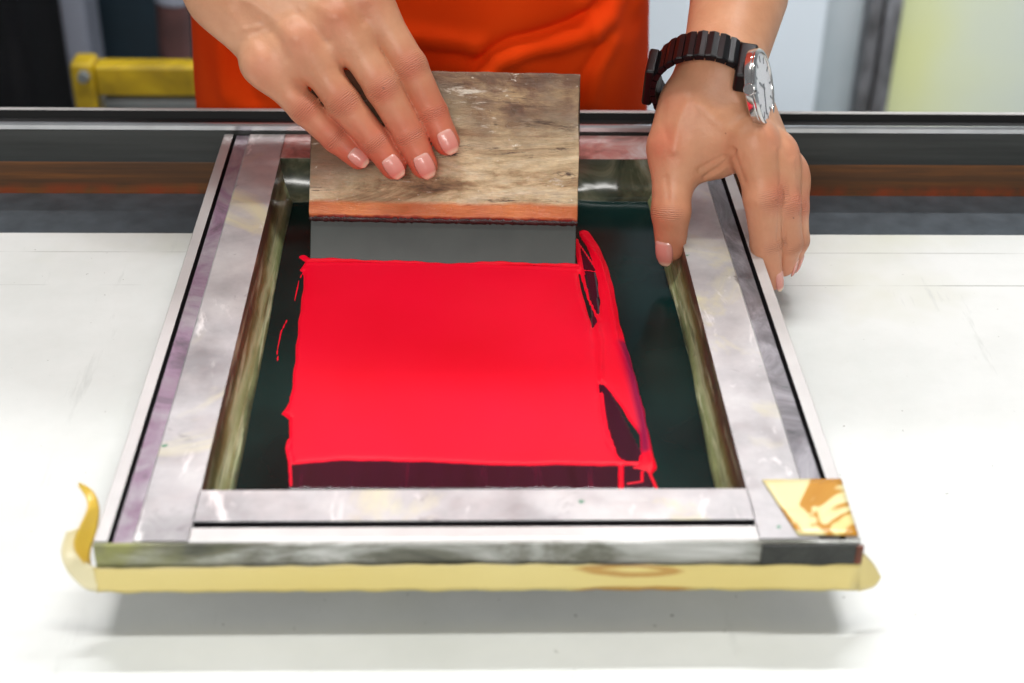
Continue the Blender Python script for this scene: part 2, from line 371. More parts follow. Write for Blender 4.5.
def cyl(name, p0, p1, r0, r1, m, parent=None, n=24, smooth=True, cap=True):
    p0 = np.array(p0, float); p1 = np.array(p1, float); d = p1-p0; d /= np.linalg.norm(d)
    a = np.array([0, 0, 1.]) if abs(d[2]) < .9 else np.array([1., 0, 0]); u = np.cross(d, a); u /= np.linalg.norm(u); v = np.cross(d, u)
    V = [p+r*(u*math.cos(t)+v*math.sin(t)) for p, r in ((p0, r0), (p1, r1)) for t in [2*math.pi*i/n for i in range(n)]]
    Fc = [(i, (i+1) % n, n+(i+1) % n, n+i) for i in range(n)]
    if cap: Fc += [tuple(range(n))[::-1], tuple(range(n, 2*n))]
    o = fix_normals(mesh_obj(name, V, Fc, m, parent, smooth))
    if smooth:
        bevel(o, min(r0, abs(np.linalg.norm(p1-p0)))*.12, 2, 50)
    return o
cyl('bolt', bolt, bolt+np.array([0, -.008, 0]), .008, .007, MT['greymetal'], tr, 6, False)
# brown wooden handle standing behind the rack
q0 = P(166, 64, 2.3); q1 = P(170, 8, 2.3)
hb = empty('wooden_post', (q0[0], 2.3, 0))
tag(hb, 'dull brown wooden post standing in the dark opening behind the yellow rack', 'post')
cyl('shaft', (q0[0], 2.3, 0), (q1[0]+.005, 2.3, q1[2]+.01), .026, .026, MT['brownwood'], hb)
cyl('cap', (q1[0]+.005, 2.3, q1[2]+.01), (q1[0]+.008, 2.3, q1[2]+.04), .028, .024, MT['greypost'], hb)

# ------------------------------------------------------------------ printing table
tb = empty('printing_table', (0, .4, 0))
tag(tb, 'long printing table with a smudged white top, under the screen frame', 'table')
box('table_top', (-1.3, -.05, TZ-.03), (1.5, .871, TZ), MT['board'], tb, .001)
box('metal_strip', (-1.3, .871, TZ-.03), (1.5, .9303, TZ-.0015), MT['boardedge'], tb)
boxes('under_frame', [((-1.25, .0, TZ-.09), (1.45, .04, TZ-.03)), ((-1.25, .86, TZ-.09), (1.45, .90, TZ-.03)),
                      ((-1.25, .04, TZ-.09), (-1.21, .86, TZ-.03)), ((1.41, .04, TZ-.09), (1.45, .86, TZ-.03))], MT['legs'], tb)
for X in (-1.25, 1.41):
    for Y in (.0, .86): box('leg', (X, Y, 0), (X+.04, Y+.04, TZ-.09), MT['legs'], tb, .003)
# rail along the back edge
rl = empty('side_rail', (0, .94, TZ))
tag(rl, 'dark metal guide rail on a brown batten along the far table edge', 'rail')
box('wooden_batten', (-1.3, .9305, TZ-.03), (1.5, .960, .8725), MT['batten'], rl, .001)
y0 = .930
prof = [(y0, .8725), (y0, .8955), (y0-.0008, .8965), (y0-.0008, .8995), (y0+.0004, .9008), (y0+.0020, .9008), (y0+.003, .8995), (y0+.0035, .8950),
        (y0+.0220, .8950), (y0+.0226, .9002), (y0+.0230, .9006), (y0+.0262, .9006), (y0+.0267, .8996), (y0+.028, .8725)]
mi = [0, 0, 1, 1, 1, 1, 2, 2, 2, 0, 0, 0, 0, 0]
mi = [0, 0, 1, 1, 1, 1, 2, 2, 2, 3, 3, 3, 0, 0]
extrude_profile('rail_profile', prof, mi, -1.3, 1.5, 'x', [MT['rail'], MT['railshine'], MT['railblack'], MT['lip']], rl)

# ------------------------------------------------------------------ screen frame
LO, RO, NO, FO = -.1590, .1748, .5062, .9285     # outer edges
LI, RI, NI, FI = -.1180, .1300, .5415, .8920     # inner edges
fr = empty('screen_printing_frame', (0, .71, TZ+.018))
tag(fr, 'stained aluminium silkscreen frame with dark green mesh lying over the white table', 'screen frame')
BZ = .867
def side(name, xi, xo, strip):
    s = 1 if xo > xi else -1
    w = abs(xo-xi)
    if s < 0: u = [0, w-.0175, w-.0165, w-.0083, w-.0083, w-.0062, w-.0062, w-.0005, w, w, 0]
    else:     u = [0, w-.0190, w-.0180, w-.0088, w-.0088, w-.0066, w-.0066, w-.0005, w, w, 0]
    z = [FZ, FZ, FZ-.0012, FZ-.0012, FZ-.006, FZ-.006, FZ, FZ, FZ-.0006, BZ, BZ]
    prof = [(xi+s*a, b) for a, b in zip(u, z)]
    mi = [0, 0, 1, 2, 2, 2, 3, 3, 3, 0, 0]
    return extrude_profile(name, prof, mi, NO, FO, 'y', [MT['alu'], strip, MT['groove'], MT['lip']], fr)
side('side_bar', LI, LO, MT['alu_purple']); side('side_bar', RI, RO, MT['alu_grey'])
prof = [(NI, FZ), (NO+.0134, FZ), (NO+.0131, FZ-.0003), (NO+.0130, FZ-.005), (NO+.0088, FZ-.005), (NO+.0086, FZ), (NO+.002, FZ), (NO-.0004, FZ-.001), (NO-.0006, FZ-.004), (NO-.0002, FZ-.0045), (NO-.0006, BZ), (NI, BZ)]
mi = [0, 0, 1, 1, 1, 2, 2, 3, 3, 3, 0, 0]
nb = extrude_profile('front_bar', prof, mi, LI-.0005, RI+.0005, 'x', [MT['alu'], MT['groove'], MT['lip'], MT['alu_front']], fr)
box('front_bar_face', (LO+.0002, NO-.0022, BZ), (RO-.0002, NO-.0001, FZ-.0006), MT['alu_front'], fr, .0006)
prof = [(FI, FZ), (FO, FZ), (FO, BZ), (FI, BZ)]
extrude_profile('back_bar', prof, [0, 0, 0, 0], LI-.0005, RI+.0005, 'x', [MT['alu_pink']], fr)
# glue fillets (surface with a 0..1 height attribute)
def fillet(name, pts_top, inward, wfun, mat, n=120, m=10, depth=MZ, zt=FZ-.0004):
    V, Fc, H = [], [], []
    p0, p1 = np.array(pts_top[0]), np.array(pts_top[1]); iw = np.array(inward)
    for i in range(n+1):
        t = i/n; p = p0+(p1-p0)*t; w = wfun(t)
        for j in range(m+1):
            s = j/m; off = w*(s**1.8); z = zt+(depth+.0003-zt)*(1-(1-s)**1.35)
            V.append((p[0]+iw[0]*off, p[1]+iw[1]*off, z)); H.append(1-s)
        V.append((p[0]+iw[0]*w*1.05, p[1]+iw[1]*w*1.05, depth-.002)); H.append(0)
    r = m+2
    for i in range(n):
        for j in range(m+1): a = i*r+j; Fc.append((a, a+1, a+r+1, a+r))
    o = mesh_obj(name, V, Fc, mat, fr, True)
    at = o.data.attributes.new('h', 'FLOAT', 'POINT'); at.data.foreach_set('value', H)
    return o
wob = lambda a, b, ph: (lambda t: a+b*math.sin(t*5+ph)+b*.3*math.sin(t*13+ph*2)+b*.12*math.sin(t*37+ph))
fillet('glue_bead', [(LI, NI), (LI, FI)], (1, 0), wob(.0085, .0008, .5), MT['glue'])
fillet('glue_bead', [(RI, NI), (RI, FI)], (-1, 0), wob(.0070, .0015, 2.5), MT['glue'])
fillet('glue_bead', [(LI, FI), (RI, FI)], (0, -1), wob(.010, .003, 1.5), MT['farglue'])
fillet('glue_bead', [(LI, NI), (RI, NI)], (0, 1), wob(.006, .0012, 3.5), MT['glue'])
box('printing_mesh', (LI, NI, MZ-.0006), (RI, FI, MZ), MT['mesh'], fr)
# --- tapes
def ribbon(name, A, B, mat, n=60, th=.0004, wig=0, parent=fr, m=6):
    """sheet between two polylines"""
    def rs(Pn):
        Pn = np.array(Pn, float); d = np.r_[0, np.cumsum(np.linalg.norm(np.diff(Pn, axis=0), axis=1))]; d /= d[-1]
        t = np.linspace(0, 1, n); idx = np.clip(np.searchsorted(d, t, 'right')-1, 0, len(Pn)-2)
        out = []
        for tt, i in zip(t, idx):
            p0 = Pn[max(i-1, 0)]; p1 = Pn[i]; p2 = Pn[i+1]; p3 = Pn[min(i+2, len(Pn)-1)]
            s = (tt-d[i])/max(d[i+1]-d[i], 1e-9)
            out.append(.5*((2*p1)+(-p0+p2)*s+(2*p0-5*p1+4*p2-p3)*s*s+(-p0+3*p1-3*p2+p3)*s**3))
        return np.array(out)
    a, b = rs(A), rs(B); V, Fc = [], []
    for i in range(n):
        for j in range(m+1):
            p = a[i]+(b[i]-a[i])*j/m
            if wig: p = p+np.array([0, -wig*abs(math.sin(i*.55+j*.9)+.5*math.sin(i*1.3+1)), wig*.5*math.sin(i*.9)*(j in (0, m))])
            V.append(p)
    for i in range(n-1):
        for j in range(m): q = i*(m+1)+j; Fc.append((q, q+1, q+m+2, q+m+1))
    o = mesh_obj(name, V, Fc, mat, parent, True)
    s = o.modifiers.new('s', 'SOLIDIFY'); s.thickness = th; s.offset = 1
    return o
yt = NO-.0032
A = [(LO-.0005, yt, .8818), (-.09, yt, .8825), (0, yt, .8832), (.09, yt, .8822), (RO-.003, yt, .8818), (RO+.001, yt+.001, .8822)]
B = [(LO-.001, yt+.001, .8672), (-.09, yt+.001, .8672), (0, yt+.001, .8672), (.09, yt+.001, .8669), (RO-.003, yt, .8669), (RO+.0015, yt, .8672)]
ribbon('packing_tape', A, B, MT['tape'], 90, wig=.0005)
# pointed flap at the right end
ribbon('tape_flap', [atY(858, 548, NO-.003), atY(872, 562, NO+.002), atY(880, 576, NO+.004)], [atY(858, 591, NO-.003), atY(874, 586, NO+.001), atY(880.5, 577, NO+.004)], MT['tape'], 12)
# curled end at the left
up = [atY(91, 566, .507), atY(91, 550, .511), atY(97, 532, .518), atY(99.5, 508, .528), atY(93, 491, .534), atY(79, 482, .535)]
dn = [atY(84, 563, .505), atY(74, 546, .507), atY(80, 526, .514), atY(87, 510, .522), atY(86, 498, .530), atY(78, 486, .534)]
ribbon('curled_tape_end', up, dn, MT['curl'], 40)
up = [atY(97, 567, yt), atY(91, 566, .505), atY(80, 556, .507), atY(74, 546, .510), atY(78, 528, .516)]
dn = [atY(97, 592, yt), atY(84, 588, .503), atY(68, 572, .504), atY(61, 553, .507), atY(66, 532, .513)]
ribbon('pale_tape_loop', up, dn, MT['paletape'], 40)
# corner patch lying on top, over the outer lip
def quad_sheet(name, c, mat, n=10, z0=0.0006, parent=fr):
    P0, P1, P2, P3 = [np.array(q) for q in c]; V, Fc = [], []
    for i in range(n+1):
        for j in range(n+1):
            s, t = i/n, j/n
            V.append((P0*(1-s)+P1*s)*(1-t)+(P3*(1-s)+P2*s)*t+np.array([0, 0, z0]))
    for i in range(n):
        for j in range(n): q = i*(n+1)+j; Fc.append((q, q+1, q+n+2, q+n+1))
    o = mesh_obj(name, V, Fc, mat, parent, True); s = o.modifiers.new('s', 'SOLIDIFY'); s.thickness = .0003; s.offset = 1; return o
quad_sheet('corner_tape', [atz(762, 481, FZ), atz(841, 480, FZ), atz(858, 537, FZ), atz(798, 536, FZ)], MT['cornertape'])
box('black_tape', (.131, NO-.0040, .8822), (RO-.0022, NO-.0022, FZ-.0012), MT['blacktape'], fr, .0006)['label'] = 'black crusted tape on the right end of the front face'
box('amber_tape_end', (RO-.0024, NO-.0042, .8822), (RO+.0010, NO-.0018, FZ-.0020), MT['brown'], fr, .0006)

# ------------------------------------------------------------------ red ink (height field on the mesh)
H = .0009
x = np.arange(-.115, .115, H); yv = np.arange(.548, .84, H)
GX, GY = np.meshgrid(x, yv, indexing='ij')
def pts(lst): return np.array([atz(a, b, MZ)[:2] for a, b in lst])
def sd_poly(P):
    d = np.full(GX.shape, 1e9); s = np.ones(GX.shape)
    n = len(P)
    for i in range(n):
        a = P[i]; b = P[i-1]; e = b-a; wx = GX-a[0]; wy = GY-a[1]
        t = np.clip((wx*e[0]+wy*e[1])/(e@e), 0, 1); d = np.minimum(d, (wx-e[0]*t)**2+(wy-e[1]*t)**2)
        c1 = GY >= a[1]; c2 = GY < b[1]; c3 = e[0]*wy > e[1]*wx
        fl = (c1 & c2 & c3) | (~c1 & ~c2 & ~c3); s = np.where(fl, -s, s)
    return s*np.sqrt(d)
def sd_line(P, r):
    d = np.full(GX.shape, 1e9); r = np.broadcast_to(np.array(r, float), (len(P),))
    for i in range(len(P)-1):
        a = P[i]; e = P[i+1]-a; wx = GX-a[0]; wy = GY-a[1]; t = np.clip((wx*e[0]+wy*e[1])/(e@e+1e-12), 0, 1)
        d = np.minimum(d, np.hypot(wx-e[0]*t, wy-e[1]*t)-(r[i]*(1-t)+r[i+1]*t))
    return d
def smin(a, b, k):
    h = np.maximum(k-np.abs(a-b), 0)/k; return np.minimum(a, b)-h*h*k*.25
def nz2(sx, sy, ph): return np.sin(GX*sx+ph)*np.cos(GY*sy+ph*1.7)+.5*np.sin(GX*sx*2.3+GY*sy*1.1+ph*3)
main = pts([(305, 262), (580, 267), (578, 275), (588, 315), (597, 345), (600, 390), (602, 418), (611, 448), (622, 460), (640, 466), (600, 467), (560, 466), (500, 466), (450, 464), (400, 462), (340, 461), (292, 466), (289, 452), (290, 432), (289, 420), (281, 414), (290, 402), (293, 380), (296, 350), (299, 320), (303, 290)])
sd = sd_poly(main)+.0002*nz2(300, 240, .5)+.0003*nz2(90, 110, 2.5)
mn = sd
ribA = pts([(577, 222), (586, 229), (597, 243), (606, 262), (613, 285), (620, 325), (632, 364), (644, 411), (650, 441), (657, 468), (651, 474), (636, 468), (640, 455), (640, 435), (628, 418), (616, 400), (604, 386), (594, 380), (592, 330), (599, 320), (600, 300), (596, 272), (587, 246), (579, 234)])
sd = smin(sd, sd_poly(ribA)+.0003*nz2(300, 240, 1.5), .001)
strands = [([(576, 240), (581, 268), (590, 298), (600, 322), (604, 345)], .0016), ([(579, 244), (597, 271)], .0007), ([(580, 270), (597, 272)], .0007),
           ([(621, 462), (621, 488)], .0016), ([(634, 468), (648, 470), (656, 488)], .0010), ([(628, 484), (642, 482), (642, 472)], .0010),
           ([(622, 463), (652, 464)], .0016), ([(602, 395), (606, 430), (616, 458)], .0014),
           ([(306, 268), (300, 278), (296, 294), (294, 302)], .0004), ([(287, 320), (281, 332), (277, 350), (278, 362)], .0004), ([(289, 440), (287, 448), (290, 462), (291, 486)], .0009),
           ([(302, 229), (313, 231)], .0008), ([(303, 257), (310, 262), (304, 270)], .0024)]
for s, r in strands: sd = smin(sd, sd_line(pts(s), r), .0006)
hole = sd_poly(pts([(603, 385), (612, 395), (626, 420), (642, 455), (622, 452), (612, 440), (606, 415)]))
sd = np.maximum(sd, -hole)
hole1 = sd_poly(pts([(584, 275), (594, 272), (598, 300), (598, 316), (590, 300)])); sd = np.maximum(sd, -hole1)
ins = -sd
hgt = np.where(ins > 0, .0012*(1-np.exp(-np.clip(ins, 0, 1)/.0010)), ins*.8)
ridge = lambda s, r, a: a*np.exp(-(np.abs(sd_line(pts(s), 0))/r)**2)
hgt = hgt+np.where(ins > .0003, ridge([(580, 235), (600, 262), (610, 300), (618, 345), (634, 380), (646, 430), (652, 465)], .0012, .0012)
                   + ridge([(578, 265), (590, 300), (600, 340), (602, 400), (610, 440), (624, 460)], .0012, .0010)
                   + ridge([(305, 265), (400, 265), (500, 267), (577, 271)], .0016, .0006)
                   + ridge([(290, 463), (400, 461), (500, 464), (620, 463)], .0012, .0001)
                   + ridge([(304, 270), (297, 340), (291, 400), (290, 460)], .0010, .0002), 0)
hgt = hgt+np.where(ins > .002, .00008*nz2(120, 60, .3), 0)
def hf(name, hgt, keep, mat, parent=None):
    idx = -np.ones(GX.shape, int); V = []; Fc = []
    kc = keep[:-1, :-1] | keep[1:, :-1] | keep[:-1, 1:] | keep[1:, 1:]
    use = np.zeros(GX.shape, bool)
    for a in (0, 1):
        for b in (0, 1): use[a:use.shape[0]-1+a, b:use.shape[1]-1+b] |= kc
    ii = np.argwhere(use); idx[use] = np.arange(len(ii))
    V = np.c_[GX[use], GY[use], MZ+hgt[use]]
    cc = np.argwhere(kc); i, j = cc[:, 0], cc[:, 1]
    Fc = np.c_[idx[i, j], idx[i+1, j], idx[i+1, j+1], idx[i, j+1]]
    return mesh_obj(name, V, Fc, mat, parent, True)
ink = hf('printing_ink', hgt, ins > -.0002, MT['ink'])
tag(ink, 'thick wet red ink spread on the dark green mesh in front of the squeegee', 'ink', kind='thing')
fs = sd_poly(pts([(289, 450), (288, 489), (625, 489), (624, 455), (450, 440)]))+.0003*nz2(500, 50, 2)
fs = np.minimum(fs, sd_poly(pts([(578, 240), (596, 268), (600, 310), (606, 380), (645, 460), (656, 489), (600, 489), (590, 300)])))
hf('thin_ink_film', np.where(fs < 0, .0002, -.0003), fs < 0, MT['film'], ink)['label'] = 'thin dark maroon ink film'
use_xy = np.array([v.co[:2] for v in ink.data.vertices])
thin = np.zeros(len(use_xy)); P_ = pts([(624, 345), (634, 385), (643, 425), (645, 450)]); P2_ = pts([(612, 420), (622, 440), (630, 452)])
for Pq, w_, a_ in ((P_, .0032, 1.), ):
    for i in range(len(Pq)-1):
        a = Pq[i]; e = Pq[i+1]-a; t = np.clip(((use_xy-a)@e)/(e@e), 0, 1); d = np.linalg.norm(use_xy-a-np.outer(t, e), axis=1)
        thin = np.maximum(thin, a_*np.exp(-(d/w_)**2))
at = ink.data.attributes.new('thin', 'FLOAT', 'POINT'); at.data.foreach_set('value', thin.astype(np.float32))

# ------------------------------------------------------------------ squeegee (local: x along, y thickness (front = -y), z up the board)
bl = (atz(308, 262, MZ+.0009)); br = (atz(576.5, 267, MZ+.0009))
tilt = math.radians(32)
sq = empty('squeegee', (0, 0, 0))
cx = (bl+br)/2
ex = (br-bl)/np.linalg.norm(br-bl)
n_front = M @ np.array([0, 0, -1.]); n_front -= n_front.dot(ex)*ex; n_front /= np.linalg.norm(n_front)   # faces the camera
ez = np.cross(ex, -n_front)
W2 = np.linalg.norm(br-bl)/2
sq.matrix_world = Matrix(((ex[0], -n_front[0], ez[0], cx[0]), (ex[1], -n_front[1], ez[1], cx[1]), (ex[2], -n_front[2], ez[2], cx[2]), (0, 0, 0, 1)))
tag(sq, 'old wooden squeegee with a grey rubber blade standing on the red ink', 'squeegee')
def lbox(name, a, b, m, parent, bev=0):
    o = box(name, a, b, m, None, bev); o.parent = parent; return o
LEN = .1175
# wooden handle: rounded lower front edge, slightly uneven slab
nx, V, Fc = 60, [], []
pr = [(0, .0285), (-.0006, .0265), (.0, .0262)]
sec = [(.0035, .0262), (.0008, .0275), (0, .0300), (0, .0450), (0, .07), (0, .09), (0, LEN-.003), (.0012, LEN), (.021, LEN), (.0225, LEN-.002), (.0225, .0300), (.020, .0262)]
for i in range(nx+1):
    X = -W2+2*W2*i/nx
    for j, (yy, zz) in enumerate(sec):
        w = .0002*math.sin(i*.5+j)+.00015*math.sin(i*1.3+j*2)
        V.append((X+(0.0005*math.sin(j*2.1) if i in (0, nx) else 0), yy+(w if j < 8 else 0), zz+(w if j in (6, 7, 8) else w*.6)))
n = len(sec)
for i in range(nx):
    for j in range(n): a = i*n+j; b = i*n+(j+1) % n; Fc.append((a, b, b+n, a+n))
Fc.append(tuple(range(n))); Fc.append(tuple(range(nx*n+n-1, nx*n-1, -1)))
o = fix_normals(mesh_obj('wooden_handle', V, Fc, MT['wood'])); o.parent = sq; bevel(o, .0007, 2, 50)
lbox('rubber_blade', (-W2+.0006, .0030, .0), (W2-.0004, .0115, .0275), MT['rubber'], sq, .0006)
# crusty seam
V, Fc = [], []; nx = 120
for i in range(nx+1):
    X = -W2+2*W2*i/nx; a = random.uniform(.0002, .0012); b = random.uniform(0, .0010)
    V += [(X, .0012-a, .0272+b), (X, .0010-a*.5, .0262), (X, .0036, .0252-b), (X, .005, .0265)]
for i in range(nx):
    for j in range(4): q = i*4+j; w = i*4+(j+1) % 4; Fc.append((q, w, w+4, q+4))
o = fix_normals(mesh_obj('ink_seam', V, Fc, MT['seam'], smooth=True)); o.parent = sq
# bead of red ink along the blade edge
V, Fc = [], []; nx, m = 90, 8
for i in range(nx+1):
    X = -W2-.002+(2*W2+.004)*i/nx; r = .0013+.0005*math.sin(i*.23)+.0002*math.sin(i*.9)
    for j in range(m):
        t = 2*math.pi*j/m; V.append((X, .0022+r*1.3*math.cos(t), .0006+.0006*math.sin(i*.11)+r*math.sin(t)))
for i in range(nx):
    for j in range(m): q = i*m+j; w = i*m+(j+1) % m; Fc.append((q, w, w+m, q+m))
o = fix_normals(mesh_obj('ink_bead', V, Fc, MT['ink'], smooth=True)); o.parent = sq

# ------------------------------------------------------------------ person: implicit surfaces
def rcone(X, Y, Z, a, b, r1, r2):
    ba = b-a; L = float(ba@ba)+1e-12
    t = np.clip(((X-a[0])*ba[0]+(Y-a[1])*ba[1]+(Z-a[2])*ba[2])/L, 0, 1)
    return np.sqrt((X-a[0]-t*ba[0])**2+(Y-a[1]-t*ba[1])**2+(Z-a[2]-t*ba[2])**2)-(r1+(r2-r1)*t)
def ellip(X, Y, Z, c, r, rot=None):
    px, py, pz = X-c[0], Y-c[1], Z-c[2]
    if rot is not None:
        px, py, pz = (rot[0][0]*px+rot[0][1]*py+rot[0][2]*pz, rot[1][0]*px+rot[1][1]*py+rot[1][2]*pz, rot[2][0]*px+rot[2][1]*py+rot[2][2]*pz)
    k0 = np.sqrt((px/r[0])**2+(py/r[1])**2+(pz/r[2])**2); k1 = np.sqrt((px/r[0]**2)**2+(py/r[1]**2)**2+(pz/r[2]**2)**2)+1e-9
    return k0*(k0-1)/k1
def surface_nets(fn, lo, hi, h):
    lo = np.array(lo, float); n = np.ceil((np.array(hi)-lo)/h).astype(int)+1
    ax = [np.float32(lo[i])+np.arange(n[i], dtype=np.float32)*np.float32(h) for i in range(3)]
    X, Y, Z = ax[0][:, None, None], ax[1][None, :, None], ax[2][None, None, :]
    D = fn(X, Y, Z).astype(np.float32)
    S = D < 0
    c = [S[i:n[0]-1+i, j:n[1]-1+j, k:n[2]-1+k] for i in (0, 1) for j in (0, 1) for k in (0, 1)]
    sm = sum(q.astype(np.int8) for q in c); act = (sm > 0) & (sm < 8)
    cells = np.argwhere(act); idx = -np.ones(act.shape, np.int64); idx[act] = np.arange(len(cells))
    acc = np.zeros((len(cells), 3)); cnt = np.zeros(len(cells))
    off = np.array([(i, j, k) for i in (0, 1) for j in (0, 1) for k in (0, 1)])
    vals = [D[cells[:, 0]+o[0], cells[:, 1]+o[1], cells[:, 2]+o[2]] for o in off]
    for a in range(8):
        for b in range(a+1, 8):
            if np.abs(off[a]-off[b]).sum() != 1: continue
            va, vb = vals[a], vals[b]; m = (va < 0) != (vb < 0)
            t = va[m]/(va[m]-vb[m]); acc[m] += off[a]+(off[b]-off[a])*t[:, None]; cnt[m] += 1
    V = lo+(cells+acc/cnt[:, None])*h
    Fs = []
    for axn in range(3):
        u, v = (axn+1) % 3, (axn+2) % 3
        s0 = [slice(None)]*3; s1 = [slice(None)]*3; s0[axn] = slice(0, -1); s1[axn] = slice(1, None)
        A, B = S[tuple(s0)], S[tuple(s1)]; e = np.argwhere(A != B)
        ok = (e[:, u] > 0) & (e[:, v] > 0) & (e[:, u] < n[u]-1) & (e[:, v] < n[v]-1); e = e[ok]
        flip = A[e[:, 0], e[:, 1], e[:, 2]]
        def g(du, dv):
            q = e.copy(); q[:, u] -= du; q[:, v] -= dv; return idx[q[:, 0], q[:, 1], q[:, 2]]
        Q = np.c_[g(1, 1), g(0, 1), g(0, 0), g(1, 0)]
        Q[~flip] = Q[~flip][:, ::-1]; Fs.append(Q)
    return V, np.vstack(Fs)

def unit(v): v = np.array(v, float); return v/np.linalg.norm(v)
mm = .001
# ---- right hand (image left) : joints as pixel + depth along the view axis; board face depth ~ .913
FD = float((M.T @ (cx-CAM))[2])
def jp(x, y, lift): return atd(x, y, FD-lift*mm)
HR = {}
HR['fingers'] = [
    # MCP, PIP, DIP, TIP , radii
    ([jp(368, -4, 24), jp(410, 66, 19), jp(432.5, 113, 10.5), jp(446.5, 142, 8)], [11.3, 10.3, 9.2, 8.1]),
    ([jp(338, 18, 27), jp(383, 88, 21), jp(410, 136, 12), jp(424, 165, 8.5)], [11.6, 10.7, 9.5, 8.3]),
    ([jp(300, 40, 26), jp(343.5, 103, 20), jp(376, 142, 11.5), jp(393, 166, 8)], [11.4, 10.3, 9.1, 8.0]),
    ([jp(262, 64, 21), jp(305, 109, 16), jp(335.5, 139, 9.5), jp(358, 158, 7)], [10.8, 9.4, 8.0, 6.9])]
wR = jp(203, -50, 12)
HR['wrist'] = wR
HR['palm'] = [(jp(240, -10, 18), jp(366, -2, 20), 17, 12.5), (jp(232, -14, 18), jp(338, 16, 23), 18, 13), (jp(225, -8, 16), jp(302, 36, 22), 17, 12.5), (jp(218, 0, 14), jp(266, 58, 17), 16, 11.5),
              (wR, jp(240, -6, 16), 23, 21), (wR, jp(300, -20, 14), 22, 13), (jp(290, 5, 10), jp(330, 25, 12), 14, 12)]
thR = [jp(262, -40, 5), jp(330, 10, -22), jp(372, 60, -34), jp(395, 92, -32)]
HR['thumb'] = (thR, [15, 12.5, 11, 9.5])
elR = atd(95, -235, 1.055); shR = np.array([-.22, 1.10, 1.40])
# ---- left hand (image right)
def jd(x, y, d): return atd(x, y, d)
HL = {}
HL['fingers'] = [
    ([jd(753, 142, .860), jd(763, 198, .864), jd(766, 244, .876), jd(771, 280, .884)], [11.8, 11.2, 9.0, 6.6]),
    ([jd(773, 156, .872), jd(783, 204, .873), jd(787, 243, .886), jd(783, 264, .898)], [12.2, 10.4, 9.0, 7.6]),
    ([jd(784, 174, .890), jd(793, 208, .888), jd(795, 240, .900), jd(789, 260, .910)], [11.4, 9.2, 8.4, 7.2]),
    ([jd(782, 188, .912), jd(790, 215, .906), jd(790, 240, .915), jd(782, 256, .922)], [9.8, 7.8, 7.2, 6.4])]
wL = jd(719, 72, .880)
HL['wrist'] = wL
HL['palm'] = [(jd(730, 92, .876), jd(752, 144, .868), 15, 13), (jd(736, 90, .884), jd(771, 158, .882), 15, 12.5), (jd(738, 96, .894), jd(780, 176, .897), 15, 12), (jd(734, 100, .902), jd(778, 190, .912), 15, 12),
              (wL, jd(722, 108, .884), 19.5, 19), (wL, jd(702, 112, .884), 19.5, 18), (jd(706, 104, .884), jd(744, 138, .884), 19, 12), (jd(690, 112, .880), jd(675, 148, .880), 17, 13.5), (jd(684, 150, .884), jd(738, 136, .872), 14, 13), (jd(694, 166, .886), jd(716, 162, .884), 9, 9), (jd(700, 124, .882), jd(742, 136, .876), 16, 14)]
thL = [jd(690, 106, .878), jd(674, 146, .878), jd(671, 212, .880), jd(670.5, 246, .889)]
HL['thumb'] = (thL, [14.5, 12.4, 11.4, 9.0])
elL = atd(778, -165, 1.04); shL = np.array([.20, 1.06, 1.40])

def hand_sdf(Hd, elbow, foldk=7):
    def fn(X, Y, Z):
        # forearm: oval, wider than thick
        d = rcone(X, Y, Z, Hd['wrist'], elbow, Hd['wr'], .043)
        w2 = Hd['wrist']+Hd.get('wo', np.zeros(3)); 
        d = smin(d, rcone(X, Y, Z, w2, elbow, Hd['wr']-.001, .041), .012)
        for a, b, r1, r2 in Hd['palm']: d = smin(d, rcone(X, Y, Z, np.array(a), np.array(b), r1*mm, r2*mm), .012)
        Fg = Hd['fingers']
        for q in range(3):
            (Ja, Ra), (Jb, Rb) = Fg[q], Fg[q+1]
            d = smin(d, rcone(X, Y, Z, Ja[0], Jb[0], Ra[0]*mm*.93, Rb[0]*mm*.93), .008)
            ta, tb = Hd['web'][q]; wa = Ja[0]+(Ja[1]-Ja[0])*ta; wb = Jb[0]+(Jb[1]-Jb[0])*tb
            d = smin(d, rcone(X, Y, Z, wa, wb, .0080, .0080), .010)
        out = d
        allf = [Hd['thumb']]+Hd['fingers']
        for fi, (J, Rr) in enumerate(allf):
            f = None
            for i in range(3):
                c = rcone(X, Y, Z, J[i], J[i+1], Rr[i]*mm*(1 if i else .95), Rr[i+1]*mm)
                if i < 2:  # slight waist between joints: subtle
                    pass
                f = c if f is None else smin(f, c, .0025)
            n = Hd['dors'][fi]
            # knuckle head
            if fi: d2 = smin(d, np.sqrt((X-J[0][0]-n[0]*.002)**2+(Y-J[0][1]-n[1]*.002)**2+(Z-J[0][2]-n[2]*.002)**2)-Rr[0]*mm*Hd['kn'], .012)
            else: d2 = d
            out = smin(out, smin(d2, f, .007 if fi else .012), .0008)
        return out
    return fn
toc = lambda p: unit(CAM-p)
HR['dors'] = [toc(thR[1])]+[toc(f[0][1]) for f in HR['fingers']]
dl = unit(unit(CAM-wL)*.65+np.array([.75, 0, .25]))
HL['dors'] = [unit(unit(CAM-wL)*.8+np.array([-.5, 0, .25]))]+[unit(unit(CAM-wL)*.6+np.array([.8, 0, .2]))]*4
HR['wr'] = .0245; HL['wr'] = .0205
HR['wo'] = unit(np.cross(unit(wR-elR), toc(wR)))*.007*-1
HL['wo'] = np.array([.004, .004, 0])

